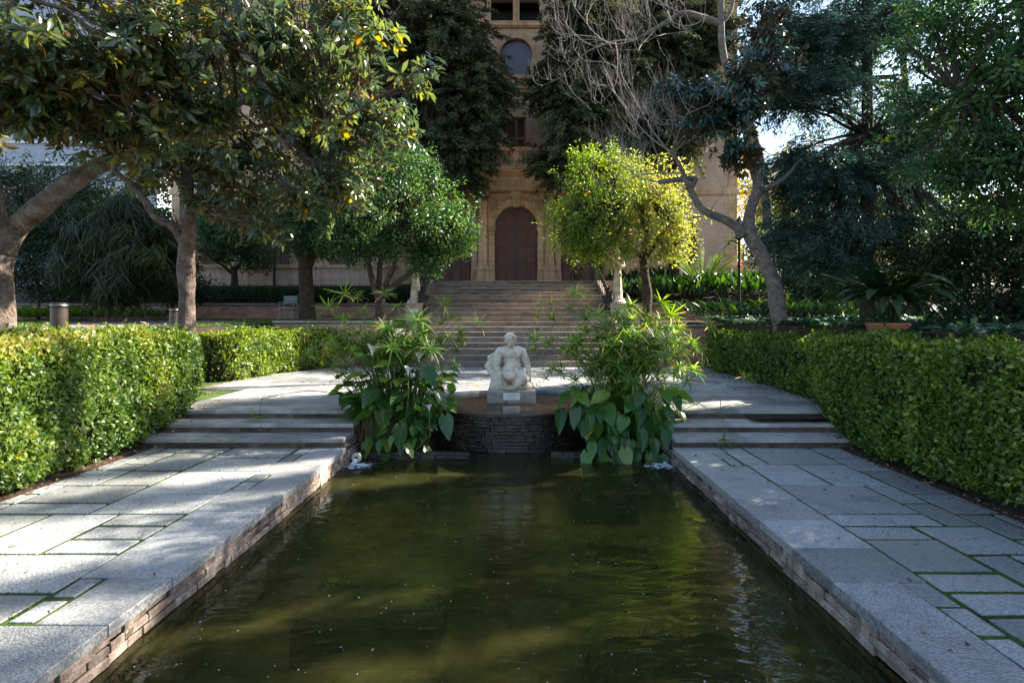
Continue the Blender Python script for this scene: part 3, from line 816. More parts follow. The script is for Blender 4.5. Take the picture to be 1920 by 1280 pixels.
for cx in BAYX:
    # archivolt: two stepped rings
    for (ra, rb, yo) in ((0.925, 1.02, 0.05), (1.022, 1.16, 0.09), (1.162, 1.21, 0.13)):
        mb = MB(); n = 24; pa, pb = arc(cx, SPR, ra, n), arc(cx, SPR, rb, n)
        for i in range(n):
            q = [pa[i], pb[i], pb[i+1], pa[i+1]]
            mb.prism([(a,b_) for a,b_ in q], BY-yo, BY+0.01, 'y')
        link('archivolt', mb, M['facade'], house)
    for s in (-1, 1):      # imposts, jamb pilasters, base panels
        xa = cx+s*DR; xb = cx+s*1.16
        link('impost', MB().box(min(xa-s*0.03,xb+s*0.02), max(xa-s*0.03,xb+s*0.02), BY-0.16, BY+0.02, SPR-0.16, SPR-0.04).box(min(xa-s*0.05,xb+s*0.04), max(xa-s*0.05,xb+s*0.04), BY-0.19, BY+0.02, SPR-0.038, SPR+0.0), M['facade'], house)
        link('jamb', MB().box(min(xa,xb), max(xa,xb), BY-0.10, BY+0.01, G0+0.62, SPR-0.162), M['facade'], house)
        link('jamb_base', MB().prism([(min(xa,xb)-0.03,G0),(max(xa,xb)+0.03,G0),(max(xa,xb)+0.02,G0+0.45),(max(xa,xb),G0+0.61),(min(xa,xb),G0+0.61),(min(xa,xb)-0.02,G0+0.45)], BY-0.15, BY+0.01, 'y'), M['facade'], house)
    ks = MB().prism([(cx-0.12,6.38),(cx+0.12,6.38),(cx+0.21,7.0),(cx-0.21,7.0)], BY-0.30, BY-0.01, 'y')
    ks.box(cx-0.24, cx+0.24, BY-0.34, BY-0.01, 6.86, 7.01)
    for i in range(4): ks.tube([(cx-0.11+0.073*i, BY-0.31, 6.42),(cx-0.15+0.1*i, BY-0.33, 6.84)], 0.026, 6)
    for s in (-1,1): ks.lathe(cx+s*0.17, BY-0.33, [(0.0,6.76),(0.07,6.79),(0.07,6.84),(0.0,6.87)], 8)
    link('keystone', ks, M['facade'], house)
    # carved scroll relief in the spandrels
    for s in (-1, 1):
        mb = MB(); rs = random.Random(int(cx*10)+s)
        for q in range(70):
            x = rs.uniform(0.32, 1.16); zt = rs.uniform(5.95, 6.9)
            if math.hypot(x, zt-SPR) < 1.25: continue
            a = rs.uniform(0, PI); rad = rs.uniform(0.05, 0.11)
            pts = [(cx+s*x+rad*(1-t*0.7)*math.cos(a+t*4.4), BY-0.035, zt+rad*(1-t*0.7)*math.sin(a+t*4.4)) for t in [i/6 for i in range(7)]]
            mb.tube(pts, [0.010+0.016*math.sin(PI*(i+1)/8) for i in range(7)], 5)
        if mb.v: link('spandrel_carving', mb, M['facade'], house, kind='stuff')
        fr = MB().box(min(cx+s*0.28,cx+s*1.19), max(cx+s*0.28,cx+s*1.19), BY-0.06, BY-0.001, 6.93, 6.98).box(min(cx+s*1.17,cx+s*1.2), max(cx+s*1.17,cx+s*1.2), BY-0.06, BY-0.001, 5.9, 6.928)
        link('spandrel_frame', fr, M['facade'], house)
    # shuttered door
    mb = MB().prism([(cx-DR-0.02,G0),(cx+DR+0.02,G0)] + arc(cx, SPR, DR+0.02, 20), BY+0.30, BY+0.36, 'y')
    door = link('door', mb, M['door'], house)
    for s in (-1, 1):
        st = MB(); sl_ = MB()
        for (a, b_) in ((0.015,0.10),(0.42,0.48),(0.83,0.91)):
            for (z0,z1) in ((G0, SPR+0.35 if b_ < 0.9 else SPR),): st.box(min(cx+s*a,cx+s*b_), max(cx+s*a,cx+s*b_), BY+0.26, BY+0.299, z0, z1)
        for zr in (G0+0.03, G0+0.85, G0+1.65, SPR-0.05):
            st.box(min(cx+s*0.101,cx+s*0.83), max(cx+s*0.101,cx+s*0.83), BY+0.262, BY+0.299, zr, zr+0.10)
        link('door_stile', st, M['door'], door)
        for (a, b_) in ((0.105,0.415),(0.485,0.825)):
            for (z0,z1) in ((G0+0.15,G0+0.83),(G0+0.97,G0+1.63),(G0+1.77,SPR-0.07),(SPR+0.07,SPR+0.62 if a<0.4 else SPR+0.28)):
                z = z0
                while z < z1:
                    sl_.add([(cx+s*a,BY+0.292,z),(cx+s*b_,BY+0.292,z),(cx+s*b_,BY+0.268,z+0.0),(cx+s*a,BY+0.268,z+0.0),(cx+s*a,BY+0.295,z+0.035),(cx+s*b_,BY+0.295,z+0.035)],
                            [(3,2,5,4),(0,1,2,3)] if s > 0 else [(2,3,4,5),(3,2,1,0)]); z += 0.045
        link('louvre_slats', sl_, M['slat'], door, kind='stuff')
for x in (-4.23, -1.41, 1.41, 4.23):      # fluted columns on pedestals
    ped = MB().box(x-0.30, x+0.30, BY-0.52, BY-0.02, G0, G0+0.12).box(x-0.26, x+0.26, BY-0.49, BY-0.02, G0+0.121, G0+0.56).box(x-0.31, x+0.31, BY-0.53, BY-0.02, G0+0.561, G0+0.66)
    link('column_pedestal', ped, M['facade'], house)
    col = link('column', MB().lathe(x, BY-0.24, [(0.25,G0+0.661),(0.25,G0+0.74),(0.21,G0+0.77),(0.235,G0+0.82),(0.20,G0+0.86),(0.195,G0+1.5),(0.175,6.72),(0.19,6.74),(0.17,6.78)], 60, 0.11, 20), M['facade'], house)
    cap_ = MB().lathe(x, BY-0.24, [(0.17,6.781),(0.19,6.86),(0.24,6.92),(0.27,6.95)], 24, 0.25, 8)
    cap_.box(x-0.27, x+0.27, BY-0.50, BY-0.02, 6.951, 7.019)
    for s in (-1,1): cap_.lathe(x+s*0.2, BY-0.46, [(0.0,6.84),(0.06,6.86),(0.06,6.93),(0,6.95)], 8)
    link('capital', cap_, M['facade'], col)
ent = MB()
ent.box(-5.05, 5.05, BY-0.52, BY+0.55, 7.022, 7.16).box(-5.09, 5.09, BY-0.56, BY+0.55, 7.162, 7.22)
link('architrave', ent, M['facade'], house)
link('frieze', MB().box(-5.0, 5.0, BY-0.47, BY+0.55, 7.222, 7.62), M['facade'], house)
co = MB()
for i, (o_, z0, z1) in enumerate(((0.55,7.622,7.67),(0.66,7.672,7.74),(0.80,7.742,7.83),(0.86,7.832,7.90))): co.box(-5.0-o_+0.45, 5.0+o_-0.45, BY-o_, BY+0.55, z0, z1)
link('cornice', co, M['facade'], house)
# balcony balustrade over the portico
bl = thing('balustrade', (0, BY-0.6, 7.9), 'stone balustrade on the balcony above the arched doors', 'balustrade')
link('base_rail', MB().box(-5.0, 5.0, BY-0.74, BY-0.50, 7.902, 8.05), M['facade'], bl)
link('top_rail', MB().box(-5.0, 5.0, BY-0.76, BY-0.48, 8.62, 8.76), M['facade'], bl)
bm_ = MB().lathe(0, 0, [(0.075,8.052),(0.075,8.09),(0.035,8.12),(0.075,8.22),(0.085,8.28),(0.04,8.42),(0.035,8.52),(0.07,8.57),(0.075,8.618)], 8).mesh('baluster')
smooth(bm_)
bproto = None; k = 0
for k in range(49):
    x = -4.8+0.2*k
    if k % 8 == 0: link('pier', MB().box(x-0.13, x+0.13, BY-0.75, BY-0.49, 8.052, 8.618), M['facade'], bl); continue
    if bproto is None: bproto = link('baluster', bm_, M['facade'], bl); o = bproto
    else:
        o = bproto.copy(); COL.objects.link(o); o.parent = bl
    o.location = (x, -0.02, bproto.location.z)
# main body of the house: brick upper storeys with stone bands
m, nt, out = mat('pinkish_brick_wall'); L = nt.links.new
geo = N(nt,'NewGeometry'); sp = N(nt,'SeparateXYZ'); L(geo.outputs['Position'], sp.inputs[0])
cb = N(nt,'CombineXYZ'); ad = N(nt,'Math',operation='ADD'); L(sp.outputs[0], ad.inputs[0]); L(sp.outputs[1], ad.inputs[1]); L(ad.outputs[0], cb.inputs[0]); L(sp.outputs[2], cb.inputs[1])
bt = N(nt,'TexBrick'); bt.inputs['Scale'].default_value = 1.0
bt.inputs['Brick Width'].default_value = 0.27; bt.inputs['Row Height'].default_value = 0.065; bt.inputs['Mortar Size'].default_value = 0.010
bt.inputs['Color1'].default_value = (0.68,0.41,0.29,1); bt.inputs['Color2'].default_value = (0.55,0.32,0.22,1); bt.inputs['Mortar'].default_value = (0.62,0.48,0.37,1)
L(cb.outputs[0], bt.inputs['Vector'])
n1 = N(nt,'TexNoise',Scale=0.7,Detail=6.0); L(geo.outputs['Position'], n1.inputs['Vector'])
r1 = ramp(nt, n1.outputs[0], [(0.3,(0.72,0.70,0.68)),(0.7,(1.2,1.2,1.2))])
c = mixc(nt, 0.8, bt.outputs[0], r1.outputs[0], 'MULTIPLY')
b = N(nt,'BsdfPrincipled'); b.inputs['Roughness'].default_value = 0.9; L(c, b.inputs['Base Color'])
L(bump(nt, bt.outputs['Fac'], -0.4, 0.01), b.inputs['Normal']); L(b.outputs[0], out.inputs['Surface']); M['hbrick'] = m
HX0, HX1, TOPZ = -15.0, 9.6, 16.4
F = BY+0.56
CANOP = [(-0.42,0.42,9.0,10.42), (-0.70,0.70,12.2,13.85), (-1.1,1.1,14.55,15.6)]
body = MB()
def wall_with_holes(mb, x0, x1, z0, z1, holes, y0, y1):
    xs = sorted({x0, x1, *[h[0] for h in holes], *[h[1] for h in holes]}); zs = sorted({z0, z1, *[h[2] for h in holes], *[h[3] for h in holes]})
    for i in range(len(xs)-1):
        run = None
        for j in range(len(zs)-1):
            cx, cz = (xs[i]+xs[i+1])/2, (zs[j]+zs[j+1])/2
            hole = any(h[0] < cx < h[1] and h[2] < cz < h[3] for h in holes)
            if not hole:
                if run is None: run = zs[j]
                if j == len(zs)-2: mb.box(xs[i], xs[i+1], y0, y1, run, zs[j+1])
            else:
                if run is not None: mb.box(xs[i], xs[i+1], y0, y1, run, zs[j])
                run = None
wins = []
for x in (-13.2,-10.4,-7.6,7.3): wins.append((x-0.55, x+0.55, 4.02, 5.95)); 
for x in (-13.2,-10.4,-7.6,-4.2,4.2,7.3): wins.append((x-0.5, x+0.5, 8.6, 10.5))
for x in (-13.2,-10.4,-7.6,-4.2,4.2,7.3): wins.append((x-0.6, x+0.6, 12.2, 13.85))
allw = wins + CANOP
wall_with_holes(body, HX0, HX1, 3.9, TOPZ, [w for w in allw], F, F+0.35)
body.box(HX0, HX0+0.35, F+0.351, F+9, 3.0, TOPZ).box(HX1-0.35, HX1, F+0.351, F+9, 3.0, TOPZ).box(HX0, HX1, F+9.001, F+9.3, 3.0, TOPZ)
link('brick_wall', body, M['hbrick'], house)
for xa, xb in ((HX0-0.06, -5.0), (5.0, HX1+0.06)):
    link('plinth', MB().box(xa, xb, F-0.07, F+0.3, 2.6, 3.86), M['render'], house)
    link('plinth_band', MB().box(xa, xb, F-0.14, F+0.3, 3.862, 3.99), M['facade'], house)
for z0, z1, pr in ((7.05,7.3,0.08),(11.35,11.62,0.10),(11.622,11.72,0.2),(14.3,14.52,0.12),(16.0,16.4,0.2)):
    for xa, xb in (((HX0-pr, -5.01), (5.01, HX1+pr)) if z0 < 8 else ((HX0-pr, HX1+pr),)):
        link('string_course', MB().box(xa, xb, F-pr, F+0.01, z0, z1), M['facade'], house)
for s,x in ((-1,HX0),(1,HX1)):
    q = MB(); z = 4.0; k = 0
    while z < 16:
        w = 0.55 if k%2 else 0.38
        q.box(min(x,x-s*w)+(0.02*(s>0)), max(x,x-s*w)+(0.02*(s>0)), F-0.025, F+0.02, z+0.005, z+0.34); z += 0.35; k += 1
    link('quoins', q, M['facade'], house, kind='stuff')
for (x0,x1,z0,z1) in wins:
    up = z0 > 11
    w = link('window', MB().box(x0, x1, F+0.22, F+0.25, z0, z1), M['darkroom'], house)
    fw = 0.14
    link('window_frame', MB().box(x0-fw, x0-0.001, F-0.05, F+0.05, z0, z1+0.16).box(x1+0.001, x1+fw, F-0.05, F+0.05, z0, z1+0.16).box(x0, x1, F-0.052, F+0.05, z1+0.001, z1+0.162), M['facade'], w)
    link('window_sill', MB().box(x0-0.2, x1+0.2, F-0.16, F+0.06, z0-0.16, z0-0.002), M['facade'], w)
    if not (x0 > 6 and z0 < 5): link('window_lintel', MB().box(x0-0.25, x1+0.25, F-0.2, F+0.02, z1+0.2, z1+0.34), M['facade'], w)
    sh = MB(); z = z0
    while z < z1-0.03:
        sh.add([(x0,F+0.16,z),(x1,F+0.16,z),(x1,F+0.20,z+0.055),(x0,F+0.20,z+0.055)], [(0,1,2,3)]); z += 0.06
    xm = (x0+x1)/2
    sh.box(x0, x0+0.07, F+0.13, F+0.21, z0, z1).box(x1-0.07, x1, F+0.13, F+0.21, z0, z1).box(xm-0.05, xm+0.05, F+0.131, F+0.21, z0, z1)
    link('shutter', sh, M['slat'], w)
# central bay windows
x0,x1,z0,z1 = CANOP[0]
w = link('window', MB().box(x0, x1, F+0.22, F+0.25, z0, z1), M['darkroom'], house)
link('window_frame', MB().box(x0-0.2, x0-0.03, F-0.06, F+0.05, z0, z1+0.2).box(x1+0.03, x1+0.2, F-0.06, F+0.05, z0, z1+0.2).box(x0-0.03, x1+0.03, F-0.062, F+0.05, z1, z1+0.201), M['facade'], w)
link('window_sill', MB().box(x0-0.3, x1+0.3, F-0.2, F+0.06, z0-0.2, z0-0.002).box(x0-0.15, x1+0.15, F-0.1, F+0.06, z0-0.4, z0-0.21), M['facade'], w)
sh = MB(); z = z0
while z < z1-0.03:
    sh.add([(x0,F+0.15,z),(x1,F+0.15,z),(x1,F+0.20,z+0.055),(x0,F+0.20,z+0.055)], [(0,1,2,3)]); z += 0.06
sh.box(x0-0.03, x0+0.07, F+0.12, F+0.21, z0, z1).box(x1-0.07, x1+0.03, F+0.12, F+0.21, z0, z1).box(-0.05, 0.05, F+0.121, F+0.21, z0, z1).box(x0, x1, F+0.122, F+0.21, z0+0.5, z0+0.6)
link('shutter', sh, M['slat'], w)
x0,x1,z0,z1 = CANOP[1]
w = link('window', MB().box(x0, x1, F+0.20, F+0.24, z0, z1), M['blind'], house)
fm = MB(); pa, pb = arc(0, 13.15, 0.70, 20), arc(0, 13.15, 0.92, 20)
for i in range(20): fm.prism([pa[i], pb[i], pb[i+1], pa[i+1]], F-0.08, F+0.05, 'y')
fm.box(-0.92, -0.70, F-0.079, F+0.05, z0, 13.15).box(0.70, 0.92, F-0.079, F+0.05, z0, 13.15)
link('window_frame', fm, M['facade'], w)
cor = MB()
pts = arc(0, 13.15, 0.70, 20)
for i in range(20):
    (xa,za),(xb,zb_) = pts[i], pts[i+1]
    cor.add([(xa,F+0.02,za),(xb,F+0.02,zb_),(xb,F+0.02,13.86),(xa,F+0.02,13.86)], [(0,3,2,1)])
link('window_arch_infill', cor, M['facade'], w)
link('window_sill', MB().box(-1.05, 1.05, F-0.22, F+0.06, z0-0.16, z0-0.002).box(-0.95, 0.95, F-0.12, F+0.06, z0-0.36, z0-0.17), M['facade'], w)
x0,x1,z0,z1 = CANOP[2]
lg = link('loggia_opening', MB().box(x0, x1, F+1.0, F+1.04, z0, z1), M['darkroom'], house)
link('loggia_post', MB().box(-0.14, 0.14, F+0.02, F+0.3, z0+0.001, z1-0.001), M['facade'], lg)
link('loggia_sill', MB().box(-1.3, 1.3, F-0.18, F+0.1, z0-0.2, z0-0.002), M['facade'], lg)
rf = MB().box(HX0-0.9, HX1+0.9, F-0.9, F+10.2, TOPZ+0.002, TOPZ+0.2)
rf.add([(HX0-0.9,F-0.9,TOPZ+0.201),(HX1+0.9,F-0.9,TOPZ+0.201),(HX1+0.9,F+10.2,TOPZ+0.201),(HX0-0.9,F+10.2,TOPZ+0.201),(HX0+4,F+4.6,TOPZ+2.4),(HX1-4,F+4.6,TOPZ+2.4)],
       [(0,1,5,4),(1,2,5),(2,3,4,5),(3,0,4)])
link('roof', rf, M['terracotta'], house)
# pale neighbour far left, and far right low pavilion
M['pale'] = plain('pale_blue_grey_render', (0.34,0.37,0.43), 0.8, nscale=2, namt=0.1)
nb_ = thing('apartment_block', (-40, 44, 3), 'pale grey block with rows of ledges glimpsed through branches at the far left', 'building')
link('wall', MB().box(-62, -27, 44, 56, 0, 26), M['pale'], nb_)
for z in np.arange(8, 25, 1.7): link('ledge', MB().box(-62.2, -26.8, 43.8, 43.999, float(z), float(z)+0.12), M['plaque'], nb_)
for z in np.arange(8.6, 24, 3.4):
    for x in np.arange(-60, -29, 3.2): link('window', MB().box(float(x), float(x)+1.3, 43.93, 43.998, float(z), float(z)+0.95), M['blind'], nb_)
pv = thing('garden_gate_pillar', W(1408, 560, 26), 'small tan stone pillar behind the leaning pale trunk at right', 'pillar')
p_ = W(1408, 545, 26)
link('shaft', MB().box(p_[0]-0.42, p_[0]+0.42, 25.8, 26.5, 2.9, 4.1), M['facade'], pv)
link('cap', MB().box(p_[0]-0.52, p_[0]+0.52, 25.7, 26.6, 4.102, 4.25), M['facade'], pv)
# ================================================================== OBJECTS
def sculpt(name, balls, voxel=0.012, sm=6, noise_amt=0.0):
    """one continuous surface fused from ellipsoids: (x,y,z,rx,ry,rz) ; chains come from lim()"""
    bm = bmesh.new()
    for (x,y,z,rx,ry,rz) in balls:
        bmesh.ops.create_icosphere(bm, subdivisions=2, radius=1.0, matrix=Matrix.Translation((x,y,z)) @ Matrix.Diagonal((rx,ry,rz,1)))
    me = bpy.data.meshes.new(name); bm.to_mesh(me); bm.free()
    ob = bpy.data.objects.new(name, me); COL.objects.link(ob)
    r = ob.modifiers.new('r','REMESH'); r.mode = 'VOXEL'; r.voxel_size = voxel
    s = ob.modifiers.new('s','SMOOTH'); s.iterations = sm; s.factor = 0.5
    dg = bpy.context.evaluated_depsgraph_get()
    out = bpy.data.meshes.new_from_object(ob.evaluated_get(dg))
    bpy.data.objects.remove(ob)
    smooth(out)
    return out
def lim(a, b, ra, rb, n=7, sq=1.0):
    out = []
    for i in range(n+1):
        t = i/n; r = ra+(rb-ra)*t
        out.append((a[0]+(b[0]-a[0])*t, a[1]+(b[1]-a[1])*t, a[2]+(b[2]-a[2])*t, r, r*sq, r))
    return out
def place(me, x, y, z, sc=1.0):
    me.transform(Matrix.Translation((x,y,z)) @ Matrix.Scale(sc, 4)); return me

# ---- white marble seated figure in the basin
SX, SY = 0.0, 9.78
fig = thing('statue', (SX, SY, 0.2), 'white marble statue of a seated nude woman on a block in the round basin', 'statue')
M['pedestal_grey'] = stone_mat('grey_plinth_stone', [(0.3,(0.20,0.175,0.145)),(0.6,(0.42,0.38,0.33)),(0.8,(0.56,0.52,0.46))], 5, 0.7, 60, 0.5, 0.006, moss=((0.10,0.09,0.05),4.0,0.55), var=0.03)
pl = MB().bbox(SX-0.39, SX+0.39, SY-0.30, SY+0.32, 0.15, 0.50, 0.02, 0.006)
link('plinth', pl, M['pedestal_grey'], fig)
pq = link('plaque', MB().box(SX-0.135, SX+0.135, SY-0.312, SY-0.302, 0.345, 0.46), M['plaque'], fig)
for i, w_ in enumerate((0.19, 0.13, 0.17)):
    link('lettering', MB().box(SX-w_/2, SX+w_/2, SY-0.314, SY-0.3125, 0.43-0.028*i, 0.434-0.028*i), M['ink'], pq)
B = []
B += [(0,0.03,0.03,0.36,0.27,0.07),(-0.16,0.05,0.10,0.19,0.20,0.12),(0.14,0.08,0.12,0.20,0.17,0.13),(-0.26,0.0,0.06,0.10,0.20,0.10),(0.26,-0.05,0.05,0.10,0.2,0.08)]
# drapery falling from the raised arm
for i in range(7):
    t = i/6; B += lim((-0.19-0.05*t-0.018*i, -0.02-0.03*math.sin(i*2), 0.60-0.10*t),(-0.30+0.035*i,-0.12+0.02*math.sin(i*2.6), 0.02),0.050,0.066,9)
# torso
B += [(0.0,-0.02,0.57,0.175,0.12,0.105),(-0.07,-0.07,0.545,0.062,0.05,0.058),(0.075,-0.07,0.54,0.062,0.05,0.058),(0.005,0.0,0.46,0.14,0.11,0.11),(0.015,-0.01,0.36,0.15,0.125,0.11),(0.02,0.02,0.25,0.21,0.17,0.13)]
B += lim((0.0,-0.01,0.64),(-0.01,-0.09,0.73),0.066,0.058,4)
B += lim((-0.10,0.01,0.635),(-0.18,0.02,0.615),0.062,0.062,3) + lim((0.10,0.01,0.635),(0.17,0.02,0.61),0.062,0.06,3)
# head bowed forward
B += [(-0.01,-0.125,0.80,0.084,0.10,0.090),(0.0,-0.165,0.745,0.058,0.058,0.062),(0.0,-0.222,0.755,0.014,0.016,0.028),(-0.02,-0.07,0.825,0.087,0.09,0.083),(-0.02,-0.01,0.77,0.055,0.05,0.05)]
B += [(-0.095,-0.10,0.775,0.015,0.022,0.03),(0.072,-0.10,0.775,0.015,0.022,0.03),(0.0,-0.205,0.715,0.022,0.014,0.010)]
# arms
B += lim((-0.19,0.02,0.61),(-0.385,0.0,0.37),0.070,0.056,9) + lim((-0.385,0.0,0.37),(-0.30,-0.10,0.20),0.055,0.038,7) + [(-0.285,-0.12,0.17,0.035,0.03,0.045)]
B += lim((0.18,0.02,0.60),(0.265,0.04,0.39),0.068,0.054,8) + lim((0.265,0.04,0.39),(0.285,-0.05,0.20),0.052,0.038,7) + [(0.29,-0.07,0.16,0.035,0.035,0.04)]
# legs: one knee raised and turned, one folded under
B += lim((-0.07,0.0,0.25),(-0.02,-0.26,0.22),0.125,0.09,8) + lim((-0.02,-0.26,0.22),(0.13,-0.14,0.05),0.07,0.045,7)
B += lim((0.10,0.0,0.23),(0.20,-0.20,0.17),0.12,0.088,8) + lim((0.20,-0.20,0.17),(0.05,-0.26,0.04),0.065,0.04,7) + lim((0.05,-0.26,0.04),(-0.06,-0.28,0.03),0.04,0.025,4)
me = sculpt('figure', B, 0.0075, 2)
me2 = place(me, SX-0.005, SY, 0.495, 1.02)
link('figure', me2, M['marble'], fig)
hb = [(-0.02,-0.07,0.835,0.092,0.10,0.088),(-0.02,0.02,0.785,0.055,0.055,0.05)] + [(-0.02+0.09*math.sin(a),-0.10+0.01*math.cos(a*3),0.835+0.05*math.cos(a),0.018,0.05,0.018) for a in np.linspace(-1.5,1.5,7)]
link('hair', place(sculpt('hair', hb, 0.009, 1), SX-0.005, SY, 0.495, 1.02), M['marble'], fig)

# ---- two draped figures on pedestals beside the stairs
def draped(x, y, label, mir):
    z0 = 2.28
    t = thing('statue', (x, y, 0.8), label, 'statue', None)
    link('pedestal', MB().box(x-0.27, x+0.27, y-0.27, y+0.27, 1.2, z0-0.17).box(x-0.30, x+0.30, y-0.30, y+0.30, z0-0.169, z0-0.12), M['pedestal'], t)
    pq = link('plaque', MB().box(x-0.14, x+0.14, y-0.279, y-0.271, z0-0.42, z0-0.31), M['plaque'], t)
    for i, w_ in enumerate((0.2, 0.14)): link('lettering', MB().box(x-w_/2, x+w_/2, y-0.281, y-0.2795, z0-0.355-0.03*i, z0-0.35-0.03*i), M['ink'], pq)
    link('base', MB().lathe(x, y, [(0.27,z0-0.119),(0.27,z0-0.06),(0.22,z0-0.02),(0.21,z0+0.03)], 20), M['marble'], t)
    B = []
    for i in range(12):
        a = 2*PI*i/12; r = 0.115
        B += lim((r*math.cos(a)*1.15, r*math.sin(a), 0.0),(0.085*math.cos(a+0.2), 0.07*math.sin(a+0.2), 0.92), 0.045, 0.032, 16)
    B += lim((0,0,0.0),(0,0,0.95),0.12,0.10,12) + [(0,0,0.98,0.13,0.10,0.10),(0,0,1.12,0.13,0.095,0.15),(0,0,1.26,0.155,0.09,0.09)]
    B += lim((0,0,1.30),(0,-0.01,1.43),0.045,0.045,4) + [(0,-0.02,1.52,0.07,0.085,0.10),(0,0.03,1.54,0.08,0.08,0.085),(0,-0.105,1.505,0.012,0.015,0.022)]
    B += lim((-mir*0.16,0,1.28),(-mir*0.22,-0.03,1.05),0.05,0.042,6)+lim((-mir*0.22,-0.03,1.05),(-mir*0.05,-0.14,1.10),0.04,0.03,6)
    B += lim((mir*0.16,0,1.28),(mir*0.21,0.0,1.02),0.05,0.042,6)+lim((mir*0.21,0,1.02),(mir*0.19,-0.08,0.80),0.04,0.03,6)
    B += lim((mir*0.15,-0.06,1.15),(-mir*0.12,-0.10,0.75),0.04,0.03,8)
    link('figure', place(sculpt('figure', B, 0.016, 3), x, y, z0+0.03, 0.98), M['marble'], t)
draped(W(779,600,19)[0], 19.0, 'white draped statue left of the stairs, half hidden by the dark orange tree', 1)
draped(W(1158,600,19)[0], 19.0, 'white draped standing statue on a pedestal right of the stairs', -1)

# ---- iron railings on the stairs
for s in (-1, 1):
    tl = 'left' if s < 0 else 'right'
    t = thing('stair_railing', (s*2.95, 19, 1.7), 'black wrought iron railing with scrolls along the %s side of the stairs' % tl, 'railing')
    x = s*3.0; y0 = 18.9
    link('panel', MB().box(x-0.012, x+0.012, 18.95, 20.2, 1.72, 2.45), M['iron'], t)
    link('newel', MB().box(x-0.10, x+0.10, 18.75, 18.93, 1.55, 2.56).lathe(x, 18.855, [(0.05,2.58),(0.07,2.62),(0.0,2.70)], 8), M['iron'], t)
    hr = [(x,18.85,2.52),(x,20.3,3.15),(x,21.4,3.38),(x,22.6,3.95)]
    link('handrail', MB().tube(hr, 0.028, 6), M['iron'], t)
    sc_ = MB()
    for i in range(9):
        yy = 19.2+i*0.38; zc = 2.35+ (yy-18.85)*0.42
        pts = [(x, yy+0.14*(1-q/9)*math.cos(q*0.9), zc+0.17*(1-q/9)*math.sin(q*0.9)) for q in range(9)]
        sc_.tube(pts, 0.014, 5)
        link('baluster', MB().tube([(x,yy+0.19,zc-0.55),(x,yy+0.19,zc+0.28)], 0.013, 5), M['iron'], t)
    link('scrollwork', sc_, M['iron'], t)

